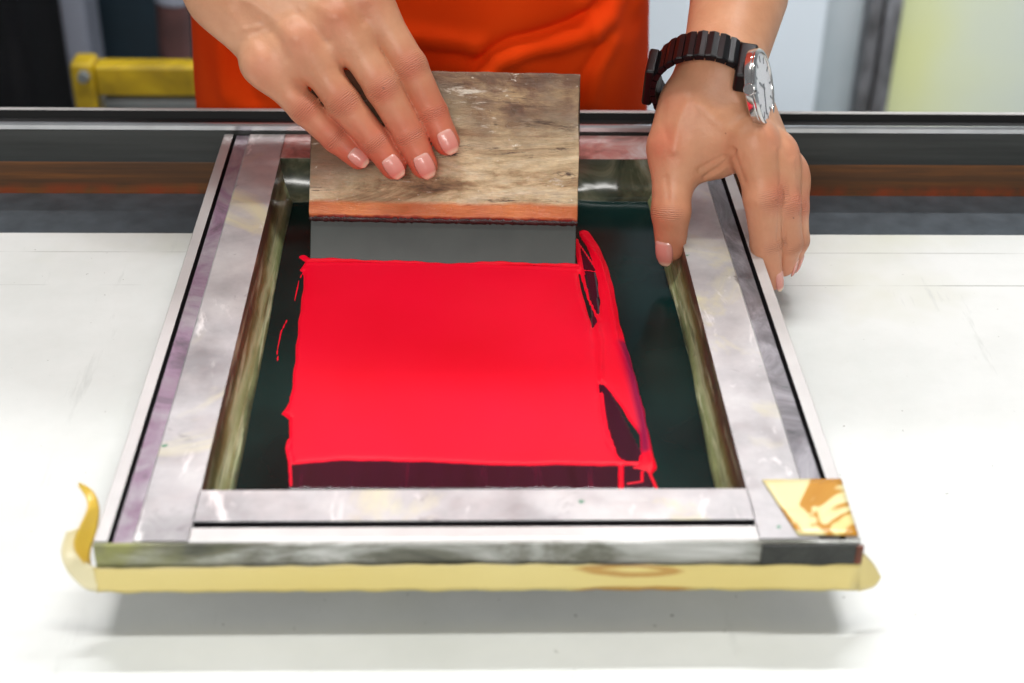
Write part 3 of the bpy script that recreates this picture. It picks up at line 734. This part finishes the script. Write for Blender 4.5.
HR['kn'] = .72; HL['kn'] = .60; HR['web'] = [(.34, .32), (.34, .32), (.34, .30)]; HL['web'] = [(.42, .42)]*3
hcen = np.array([-.02, .96, 1.60])      # head
def body_sdf(X, Y, Z):
    px = -.03
    d = ellip(X, Y, Z, (px, 1.14, .95), (.165, .105, .15))                 # pelvis
    d = smin(d, ellip(X, Y, Z, (px, 1.12, 1.12), (.145, .095, .16)), .06)
    d = smin(d, ellip(X, Y, Z, (px, 1.09, 1.30), (.165, .105, .15)), .06)
    d = smin(d, rcone(X, Y, Z, np.array([px-.14, 1.09, 1.39]), np.array([px+.15, 1.07, 1.39]), .055, .055), .05)
    d = smin(d, rcone(X, Y, Z, np.array([px, 1.06, 1.42]), hcen+np.array([0, .02, -.07]), .055, .052), .03)
    for sh, el, wr in ((shR, elR, wR), (shL, elL, wL)):
        d = smin(d, rcone(X, Y, Z, sh, el, .050, .038), .02)
        d = smin(d, rcone(X, Y, Z, el, wr, .043, .0245), .01)
    for s in (-1, 1):
        hip = np.array([px+s*.085, 1.14, .90]); kn = np.array([px+s*.10, 1.13, .48]); an = np.array([px+s*.11, 1.17, .09])
        d = smin(d, rcone(X, Y, Z, hip, kn, .080, .052), .03); d = smin(d, rcone(X, Y, Z, kn, an, .052, .036), .02)
        d = smin(d, rcone(X, Y, Z, an, an+np.array([s*.015, -.16, -.045]), .036, .028), .02)
    return smin(d, head_sdf(X, Y, Z), .01)
def head_sdf(X, Y, Z):
    c = hcen
    d = ellip(X, Y, Z, c+np.array([0, .015, .03]), (.076, .096, .092))
    d = smin(d, ellip(X, Y, Z, c+np.array([0, -.018, -.045]), (.055, .066, .068)), .035)
    d = smin(d, rcone(X, Y, Z, c+np.array([0, -.088, .008]), c+np.array([0, -.108, -.030]), .008, .013), .012)  # nose
    for s in (-1, 1):
        d = smin(d, rcone(X, Y, Z, c+np.array([s*.012, -.098, -.032]), c+np.array([s*.010, -.09, -.034]), .007, .007), .006)
        d = smin(d, rcone(X, Y, Z, c+np.array([s*.012, -.084, .022]), c+np.array([s*.045, -.070, .022]), .008, .008), .012)  # brow
        d = np.maximum(d, -(np.sqrt((X-c[0]-s*.031)**2+(Y-c[1]+.092)**2+(Z-c[2]-.006)**2)-.013))
        d = smin(d, ellip(X, Y, Z, c+np.array([s*.078, .02, -.005]), (.007, .018, .032)), .006)   # ear
    d = smin(d, rcone(X, Y, Z, c+np.array([-.020, -.082, -.056]), c+np.array([.020, -.082, -.056]), .006, .006), .006)
    d = smin(d, rcone(X, Y, Z, c+np.array([-.016, -.080, -.068]), c+np.array([.016, -.080, -.068]), .006, .006), .004)
    return smin(d, rcone(X, Y, Z, c+np.array([0, -.07, -.098]), c+np.array([0, -.06, -.095]), .015, .02), .02)

def bounds(pts_, pad): a = np.array(pts_); return a.min(0)-pad, a.max(0)+pad
VV, FF = [], []; nv = 0
def add(V, Fc):
    global nv
    VV.append(V); FF.append(Fc+nv); nv += len(V)
regions = []
for Hd, el in ((HR, elR), (HL, elL)):
    P_ = [p for J, _ in Hd['fingers']+[Hd['thumb']] for p in J]+[Hd['wrist']]+[Hd['wrist']+unit(el-Hd['wrist'])*.085]
    lo, hi = bounds(P_, .030)
    cut = (Hd['wrist']+unit(el-Hd['wrist'])*.075, unit(el-Hd['wrist']))
    V, Fc = surface_nets(hand_sdf(Hd, el), lo, hi, .00112)
    Vc = V[Fc].mean(1); keep = ((Vc-cut[0])@cut[1]) < 0
    add(V, Fc[keep]); regions.append((lo, hi, cut))
V, Fc = surface_nets(lambda X, Y, Z: smin(head_sdf(X, Y, Z), rcone(X, Y, Z, np.array([-.03, 1.06, 1.42]), hcen+np.array([0, .02, -.07]), .055, .052), .03), hcen-np.array([.12, .15, .105]), hcen+np.array([.12, .16, .16]), .003)
Vc = V[Fc].mean(1); add(V, Fc[Vc[:, 2] > hcen[2]-.10])
V, Fc = surface_nets(body_sdf, (-.62, .60, -.01), (.62, 1.42, 1.80), .0075)
Vc = V[Fc].mean(1); keep = ~((Vc[:, 2] > hcen[2]-.092) & (np.abs(Vc[:, 0]-hcen[0]) < .12))
for (lo, hi, cut), Hd in zip(regions, (HR, HL)):
    s = (Vc-Hd['wrist'])@cut[1]; near = np.all((Vc > lo-.02) & (Vc < hi+.02), 1)
    keep &= ~((s < .068) & near)
add(V, Fc[keep])
V = np.vstack(VV); Fc = np.vstack(FF)
used = np.zeros(len(V), bool); used[Fc.ravel()] = True; rm = np.cumsum(used)-1; V = V[used]; Fc = rm[Fc]
# folds, tendons and veins on the backs of the hands (small relief along the surface)
fn_ = np.cross(V[Fc[:, 1]]-V[Fc[:, 0]], V[Fc[:, 3]]-V[Fc[:, 0]]); vn = np.zeros_like(V)
for q in range(4): np.add.at(vn, Fc[:, q], fn_)
vn /= np.linalg.norm(vn, axis=1)[:, None]+1e-12
if np.mean(np.einsum('ij,ij->i', vn[:2000], V[:2000]-V[:2000].mean(0))) < 0: vn = -vn
cv = (V-CAM) @ M; ppx = cv[:, 0]/cv[:, 2]*F+512; ppy = cv[:, 1]/cv[:, 2]*F+341.5
facing = np.clip(np.einsum('ij,ij->i', vn, (CAM-V)/np.linalg.norm(CAM-V, axis=1)[:, None])*1.5, 0, 1)
RELIEF = [([(704, 178), (718, 169), (728, 160), (734, 151)], -1.5, 2.2), ([(699, 170), (712, 162), (724, 156)], -1.0, 2.0), ([(732, 150), (738, 166), (744, 182)], -.9, 2.6), ([(712, 176), (724, 168)], .7, 2.5),
          ([(688, 100), (678, 122), (674, 150)], .9, 5), ([(700, 105), (716, 120), (738, 135)], .7, 6), ([(664, 104), (662, 122), (668, 140)], -.5, 4),
          ([(748, 108), (764, 126), (774, 146)], -.8, 4), ([(764, 112), (780, 134), (790, 156)], -.7, 4), ([(737, 96), (750, 116), (756, 134)], .6, 4),
          ([(779, 150), (781, 180), (780, 215), (778, 240)], -.9, 2.2), ([(797, 162), (800, 190)], -.7, 2.2), ([(666, 178), (668, 200)], -.5, 3),
          ([(248, 0), (272, 18), (296, 38)], .9, 6), ([(232, 14), (246, 34), (262, 58)], .8, 6), ([(288, -6), (312, 4), (334, 16)], .9, 6), ([(328, -10), (348, -4), (364, 0)], .6, 6),
          ([(262, 20), (278, 40), (288, 58)], -.9, 4.5), ([(296, 12), (312, 26), (326, 40)], -1.0, 4.5), ([(340, -2), (352, 10), (362, 22)], -1.0, 4.5),
          ([(236, 30), (262, 26), (300, 8)], .4, 2.5)]
dsp = np.zeros(len(V)); hand_zone = (V[:, 2] < 1.12) & (V[:, 1] < .99) & (V[:, 2] > .85)
for Pq, am, w_ in RELIEF:
    Pq = np.array(Pq, float); d = np.full(len(V), 1e9)
    for i in range(len(Pq)-1):
        a = Pq[i]; e = Pq[i+1]-a; wx, wy = ppx-a[0], ppy-a[1]; t = np.clip((wx*e[0]+wy*e[1])/(e@e), 0, 1); d = np.minimum(d, np.hypot(wx-e[0]*t, wy-e[1]*t))
    dsp += am*mm*np.exp(-(d/w_)**2)
V = V+vn*(dsp*facing*hand_zone)[:, None]
blush = np.zeros(len(V)); crs = np.zeros(len(V)); msk = np.zeros(len(V))
for Hd in (HR, HL):
    for fi, (J, Rr) in enumerate([Hd['thumb']]+Hd['fingers']):
        tipd = np.linalg.norm(V-J[3], axis=1); side_ = 1. if Hd is HR else .35
        blush = np.maximum(blush, side_*np.exp(-(tipd/.026)**2))
        dip = np.linalg.norm(V-J[2], axis=1); blush = np.maximum(blush, (.85 if Hd is HR else .3)*np.exp(-(dip/.019)**2))
        for q, am in ((1, .55), (0, .35)):
            k_ = np.linalg.norm(V-(J[q]+Hd['dors'][fi]*Rr[q]*mm), axis=1); blush = np.maximum(blush, am*np.exp(-(k_/.012)**2))
        for q, hw, am in ((1, .0055, 1.), (2, .0030, 1.)):
            if fi == 0 and q == 1: continue
            ax_ = unit(J[q+1]-J[q-1]); dv = V-J[q]; s = dv@ax_
            rad = np.linalg.norm(dv-np.outer(s, ax_), axis=1)
            nn = Hd['dors'][fi]; nn = unit(nn-ax_*(nn@ax_)); up_ = (dv@nn)/(rad+1e-6)
            m_ = am*np.exp(-(s/hw)**2)*np.clip((up_-.25)/.5, 0, 1)*(rad < Rr[q]*mm*1.35)
            w_ = m_ > msk; msk = np.where(w_, m_, msk); crs = np.where(w_, s*1000, crs)
body = mesh_obj('body', V, Fc, MT['skin'], None, True)
for nme, arr in (('blush', blush), ('crease', crs), ('creasemask', msk)):
    a_ = body.data.attributes.new(nme, 'FLOAT', 'POINT'); a_.data.foreach_set('value', arr.astype(np.float32))
pe = empty('person', (-.03, 1.13, 0))
tag(pe, 'person in an orange top pressing a squeegee and gripping the screen frame', 'person')
def under(o, p=pe): o.parent = p; o.matrix_parent_inverse = p.matrix_world.inverted(); return o
under(body)

# nails
def nail(J, Rr, nrm, w=.68, ln=1.46, shift=-.02, rollmul=1.):
    ax_ = unit(J[3]-J[2]); r = Rr[3]*mm; nn = unit(nrm-ax_*(nrm@ax_)); lt = np.cross(ax_, nn)
    V, Fc, T = [], [], []; n, m = 14, 12
    for i in range(n+1):
        t = i/n; a = (-.95+t*ln*1.35)*r+shift*r        # along
        ww = w*(.62+.38*math.sin(min(t*2.2, 1)*math.pi/2))*(1 if t < .68 else math.sqrt(max(0.08, 1-((t-.68)/.36)**2)))
        for j in range(m+1):
            s = (j/m*2-1); ph = s*ww*1.05
            # local radius follows the rounded fingertip
            ra = r*(1.045 if a < 0 else math.sqrt(max(.1, 1.06-(a/r*.62)**2)))+(.0004 if t > .1 else -.0004)
            ra -= .0006*(abs(s)**6)
            V.append(J[3]+ax_*a+nn*ra*math.cos(ph)+lt*ra*math.sin(ph)); T.append(t)
    for i in range(n):
        for j in range(m): q = i*(m+1)+j; Fc.append((q, q+1, q+m+2, q+m+1))
    o = fix_normals(mesh_obj('fingernail', V, Fc, MT['nail'], None, True))
    a_ = o.data.attributes.new('tip', 'FLOAT', 'POINT'); a_.data.foreach_set('value', T)
    s = o.modifiers.new('s', 'SOLIDIFY'); s.thickness = .0006; s.offset = 0
    return under(o)
camdir = -unit(M @ np.array([0, 0, 1.]))
for (J, Rr), tw in zip(HR['fingers'], (.10, .0, -.05, -.10)):
    nail(J, Rr, camdir+np.array([tw, 0, .12]))
J, Rr = HL['thumb']; nail(J, Rr, unit(camdir+np.array([-.75, .0, .1])), shift=.15)
J, Rr = HL['fingers'][0]; nail(J, Rr, unit(camdir*.7+np.array([1.0, 0, .0])), w=.7)
for J, Rr in HL['fingers'][1:]: nail(J, Rr, np.array([.9, -.2, .3]))
nail(HR['thumb'][0], HR['thumb'][1], np.array([.3, .9, .3]))
# hair, eyes
def sub_surface(name, fn, lo, hi, h, m):
    V, Fc = surface_nets(fn, lo, hi, h); return under(mesh_obj(name, V, Fc, m, None, True))
def hair_fn(X, Y, Z):
    c = hcen
    d = ellip(X, Y, Z, c+np.array([0, .022, .038]), (.084, .101, .096))
    cutf = (Z-c[2]-.052)*-.8+(-(Y-c[1])-.03)*.6
    cut2 = -(Z-c[2]+.035+.35*(Y-c[1]))
    return np.maximum(np.maximum(d+.0006*np.sin(X*150+Z*60), cutf), cut2)
sub_surface('hair', hair_fn, hcen-np.array([.1, .11, .06]), hcen+np.array([.1, .14, .15]), .004, MT['hair'])
for s in (-1, 1):
    for nm_, cc, rr, m_ in (('eye', hcen+np.array([s*.031, -.0735, .003]), .0112, MT['eye']), ('iris', hcen+np.array([s*.031, -.0785, -.001]), .0066, MT['iris'])):
        bm = bmesh.new(); bmesh.ops.create_uvsphere(bm, u_segments=20, v_segments=12, radius=rr)
        me = bpy.data.meshes.new(nm_); bm.to_mesh(me); bm.free(); me.materials.append(m_); o = bpy.data.objects.new(nm_, me); COL.objects.link(o); o.location = cc.tolist(); under(o)

# orange top: lofted front with folds, closed round the body, short sleeves
creases = []
def crease(px, Y, depth, wid): creases.append(([atY(a, b, Y)[[0, 2]] for a, b in px], depth, wid))
NT, NZ = 320, 240
z_lo, z_hi = .70, 1.40
fold_ridges = [  # pixel path, height (m, + towards camera), width
    ([(478, 72), (490, 56), (512, 44), (540, 38), (575, 30), (600, 18), (625, 2)], -.010, .0065),
    ([(486, 78), (500, 62), (520, 53), (545, 50), (585, 44), (612, 34)], .009, .008),
    ([(410, 48), (435, 54), (460, 58), (480, 64)], -.008, .008),
    ([(400, 35), (440, 43), (475, 50)], .006, .009),
    ([(480, 64), (484, 100), (486, 130)], .0045, .009),
    ([(585, 12), (597, 30), (600, 50)], .005, .005),
    ([(615, 60), (600, 85), (592, 115)], .005, .006), ([(604, 60), (586, 85), (578, 115)], -.004, .006),
    ([(642, 22), (632, 34), (640, 50)], -.006, .008), ([(225, 30), (236, 70), (252, 115)], -.007, .009), ([(212, 40), (214, 80), (218, 115)], .006, .008),
    ([(262, 80), (285, 98), (310, 112)], -.006, .008), ([(280, 78), (300, 92), (330, 108)], .004, .007),
    ([(540, 60), (555, 85), (560, 112)], -.004, .012), ([(505, 75), (520, 95), (530, 115)], -.004, .008)]
FR_ = []
for path, hh_, ww_ in fold_ridges: FR_.append((np.array([atY(a, b, 1.0)[[0, 2]] for a, b in path]), hh_, ww_))
V, Fc = [], []
zz = np.linspace(z_lo, z_hi, NZ); th = np.linspace(0, 2*np.pi, NT, endpoint=False)
TH, ZG = np.meshgrid(th, zz)
wz = np.interp(ZG, [.70, .86, .90, .93, .96, 1.0, 1.1, 1.30, 1.37, 1.40], [.182, .177, .174, .172, .171, .163, .168, .185, .165, .12])
cxx = np.interp(ZG, [.7, .9, 1.4], [-.031, -.031, -.031])
cyy = np.interp(ZG, [.7, .95, 1.2, 1.4], [1.145, 1.115, 1.10, 1.085])
dz = np.interp(ZG, [.70, .9, .95, 1.1, 1.3, 1.37, 1.4], [.125, .12, .118, .115, .122, .105, .08])
XX = cxx+wz*np.sign(np.cos(TH))*np.abs(np.cos(TH))**.85; YY = cyy+dz*np.sign(np.sin(TH))*np.abs(np.sin(TH))**.85
front = np.clip(-np.sin(TH)*1.6, 0, 1)
disp = np.zeros_like(XX)
for Pq, hh_, ww_ in FR_:
    d = np.full(XX.shape, 1e9)
    for i in range(len(Pq)-1):
        a = Pq[i]; e = Pq[i+1]-a; wx, wy = XX-a[0], ZG-a[1]; t = np.clip((wx*e[0]+wy*e[1])/(e@e), 0, 1); d = np.minimum(d, np.hypot(wx-e[0]*t, wy-e[1]*t))
    disp += hh_*np.exp(-(d/ww_)**2)
disp += .003*np.sin(XX*40+ZG*18)+.002*np.sin(XX*75-ZG*30+1)
YY = YY-disp*front
V = np.c_[XX.ravel(), YY.ravel(), ZG.ravel()]
i = np.arange(NZ-1)[:, None]; j = np.arange(NT)[None, :]
a_ = (i*NT+j).ravel(); b_ = (i*NT+(j+1) % NT).ravel(); Fc = np.c_[a_, b_, b_+NT, a_+NT]
sh = mesh_obj('orange_top', V, Fc, MT['orange'], None, True); s = sh.modifiers.new('s', 'SOLIDIFY'); s.thickness = .002; s.offset = 1; under(sh)
def sleeve_fn(X, Y, Z):
    d = None
    for shd, el in ((shR, elR), (shL, elL)):
        q = rcone(X, Y, Z, shd, shd+(el-shd)*.62, .066, .058)
        e = unit(el-shd); pl = (X-shd[0])*e[0]+(Y-shd[1])*e[1]+(Z-shd[2])*e[2]-np.linalg.norm(el-shd)*.62
        q = np.maximum(q, pl); d = q if d is None else np.minimum(d, q)
    y_ = rcone(X, Y, Z, np.array([-.17, 1.09, 1.385]), np.array([.12, 1.07, 1.385]), .066, .066)
    d = smin(d, y_, .04)
    return np.maximum(d, -(np.sqrt((X+.03)**2+(Y-1.05)**2+(Z-1.46)**2)-.062))
sub_surface('orange_sleeves', sleeve_fn, (-.42, .85, 1.1), (.40, 1.25, 1.50), .006, MT['orange'])
def tr_fn(X, Y, Z):
    d = ellip(X, Y, Z, (-.03, 1.14, .90), (.172, .118, .16))
    for s in (-1, 1):
        hip = np.array([-.03+s*.085, 1.14, .88]); kn = np.array([-.03+s*.10, 1.13, .48]); an = np.array([-.03+s*.11, 1.17, .06])
        d = smin(d, rcone(X, Y, Z, hip, kn, .092, .068), .03); d = smin(d, rcone(X, Y, Z, kn, an, .066, .058), .02)
    return np.maximum(d, Z-.84)
sub_surface('trousers', tr_fn, (-.32, .92, .02), (.27, 1.36, .98), .008, MT['trousers'])
for s in (-1, 1):
    an = np.array([-.03+s*.11, 1.17, .06])
    def shoe_fn(X, Y, Z):
        d = smin(ellip(X, Y, Z, an+np.array([s*.008, -.07, -.008]), (.048, .14, .045)), ellip(X, Y, Z, an+np.array([0, .0, .015]), (.045, .055, .06)), .03)
        return np.maximum(d, -(Z-.002))
    sub_surface('shoe', shoe_fn, an-np.array([.08, .24, .08]), an+np.array([.09, .1, .1]), .005, MT['shoe'])

# ------------------------------------------------------------------ wristwatch
wc = atd(706, 84, .874); A_ = unit(elL-wL)
zc = unit(A_+np.array([-.05, 0, 0])); cd_ = unit(CAM-wc)
xr = np.array([1., 0, 0]); xr = unit(xr-zc*(xr@zc)); yr = np.cross(zc, xr)   # yr points away from the camera
wt = empty('wristwatch', wc.tolist())
wt.matrix_world = Matrix(((xr[0], yr[0], zc[0], wc[0]), (xr[1], yr[1], zc[1], wc[1]), (xr[2], yr[2], zc[2], wc[2]), (0, 0, 0, 1)))
tag(wt, 'steel wristwatch with white dial and black link bracelet, on the left wrist', 'watch')
def wput(o): o.parent = wt; return o
ra, rb = .0295, .0280
V, Fc = [], []; NL = 30
for L in range(NL):
    t0 = 2*math.pi*(L+.06)/NL; t1 = 2*math.pi*(L+.94)/NL; n0 = len(V)
    hw = .0112 if abs(((t0+t1)/2+math.pi) % (2*math.pi)-math.pi) > .5 else .0105
    for t in (t0, (t0+t1)/2, t1):
        bul = .0006 if t not in (t0, t1) else 0
        for r_, z_ in ((-.0012, -hw), (.0016+bul, -hw), (.0020+bul, -hw+.001), (.0020+bul, hw-.001), (.0016+bul, hw), (-.0012, hw)):
            V.append(((ra+r_)*math.cos(t), (rb+r_)*math.sin(t), z_))
    for i in range(2):
        for j in range(6): q = n0+i*6+j; w = n0+i*6+(j+1) % 6; Fc.append((q, w, w+6, q+6))
    Fc.append(tuple(range(n0, n0+6))); Fc.append(tuple(range(n0+17, n0+11, -1)))
n0 = len(V)      # inner continuous band
for i in range(60):
    t = 2*math.pi*i/60
    for r_, z_ in ((-.0010, -.0095), (.0010, -.0095), (.0010, .0095), (-.0010, .0095)): V.append(((ra+r_)*math.cos(t), (rb+r_)*math.sin(t), z_))
for i in range(60):
    for j in range(4): q = n0+i*4+j; w = n0+i*4+(j+1) % 4; q2 = n0+((i+1) % 60)*4+j; w2 = n0+((i+1) % 60)*4+(j+1) % 4; Fc.append((q, w, w2, q2))
wput(fix_normals(mesh_obj('link_bracelet', V, Fc, MT['wblack'])))
wput(box('clasp', (-.0355, -.012, -.0108), (-.0295, .014, .0108), MT['wblack'], None, .0015))
# case: local frame with axis n (dial normal)
ang = math.radians(-22)
nx_ = np.array([math.cos(ang), math.sin(ang), -.02]); nx_ = unit(nx_)
def ringlathe(name, prof, m, c0, n=64, parent=None):
    u = unit(np.cross(nx_, [0, 0, 1.])); v = np.cross(nx_, u); V, Fc = [], []
    for i in range(n):
        t = 2*math.pi*i/n
        for r_, h_ in prof: V.append(np.array(c0)+nx_*h_*.72+(u*math.cos(t)+v*math.sin(t))*r_*KS)
    m_ = len(prof)
    for i in range(n):
        for j in range(m_-1): q = i*m_+j; w = ((i+1) % n)*m_+j; Fc.append((q, q+1, w+1, w))
    o = fix_normals(mesh_obj(name, V, Fc, m, None, True)); o.parent = parent or wt
    if parent is None: bevel(o, .0003, 1, 50)
    return o
c0 = np.array([.0270, -.0095, -.0095])
KS = 1.12
ringlathe('case', [(0.0001, 0), (.0185, 0), (.0200, .0012), (.0203, .0060), (.0198, .0072), (.0001, .0072)], MT['wsteel'], c0)
ringlathe('bezel', [(.0200, .0070), (.0202, .0084), (.0190, .0100), (.0178, .0100), (.0174, .0088), (.0174, .0070)], MT['wsteel'], c0)
dial = ringlathe('dial', [(.0001, .0086), (.0176, .0086), (.0176, .0078), (.0001, .0078)], MT['wdial'], c0)
u_ = unit(np.cross(nx_, [0, 0, 1.])); v_ = np.cross(nx_, u_)
def slab(name, ang_, r0, r1, w, h, m, parent):
    dr_ = u_*math.cos(ang_)+v_*math.sin(ang_); tg = np.cross(nx_, dr_); V = []
    for hh_ in (.0086, .0086+h):
        for r_, s_ in ((r0, -1), (r1, -1), (r1, 1), (r0, 1)): V.append(c0+nx_*hh_*.72+dr_*r_*KS+tg*s_*w/2)
    o = fix_normals(mesh_obj(name, V, [(0, 1, 2, 3), (4, 5, 6, 7), (0, 1, 5, 4), (1, 2, 6, 5), (2, 3, 7, 6), (3, 0, 4, 7)], m)); o.parent = parent; return o
for q in range(12): slab('hour_marker', q*math.pi/6, .0130, .0162, .0011, .0004, MT['wmark'], dial)
slab('hour_hand', .6, -.002, .0085, .0013, .0006, MT['wmark'], dial); slab('minute_hand', 2.4, -.002, .0135, .0009, .0007, MT['wmark'], dial)
ringlathe('crystal', [(.0001, .0106), (.012, .0104), (.0172, .0098), (.0172, .0092), (.0001, .0094)], MT['wglass'], c0)
# crown and lugs
def lcyl(name, p0, p1, r, m): o = cyl(name, p0, p1, r, r*.92, m); o.parent = wt; return o
side_dir = unit(-u_ if (-u_)[1] < 0 else u_)
sd_ = unit(np.cross(nx_, np.cross(nx_, np.array([0, .65, .75]))))
sd_ = sd_ if sd_[1] < 0 else -sd_
lcyl('crown', c0+nx_*.004+sd_*.0215, c0+nx_*.004+sd_*.0265, .0036, MT['wsteel'])
wput(box('lug', (.0150, -.0262, -.0190), (.0262, -.0130, .0110), MT['wblack'], None, .002))
wput(box('lug', (.0200, .0080, -.0115), (.0300, .0200, .0105), MT['wblack'], None, .002))

# ------------------------------------------------------------------ light
def area(name, loc, target, sx, sy, power, col=(1, 1, 1)):
    l = bpy.data.lights.new(name, 'AREA'); l.shape = 'RECTANGLE'; l.size = sx; l.size_y = sy; l.energy = power; l.color = col
    o = bpy.data.objects.new(name, l); COL.objects.link(o); o.location = loc
    d = Vector(target)-Vector(loc); o.rotation_euler = d.to_track_quat('-Z', 'Y').to_euler(); return o
area('ceiling_tube_a', (.05, .86, 2.45), (.05, .8, .85), 1.3, .04, 20, (1, .99, .97))
area('ceiling_tube_b', (.10, 1.70, 2.50), (.10, .7, .85), 1.6, .05, 40, (.97, .98, 1))
area('front_fill', (-.3, -1.5, 2.0), (0, .9, .95), 1.5, .3, 34, (1, .98, .95))  # added fill from behind the camera, lifts the person and front tape
wl = area('wall_fill', (.9, 1.5, 2.5), (.9, 2.66, .35), 1.4, .15, 16, (.97, .98, 1)); wl.data.spread = math.radians(80)  # unseen fill added to brighten the back wall and door panel
w = bpy.data.worlds.new('room_light'); sc.world = w; w.use_nodes = True
w.node_tree.nodes['Background'].inputs[0].default_value = (.93, .96, 1, 1); w.node_tree.nodes['Background'].inputs[1].default_value = .20
vs = sc.view_settings; vs.view_transform = 'Standard'; vs.look = 'None'; vs.gamma = 1; vs.use_curve_mapping = False; vs.exposure = -0.22
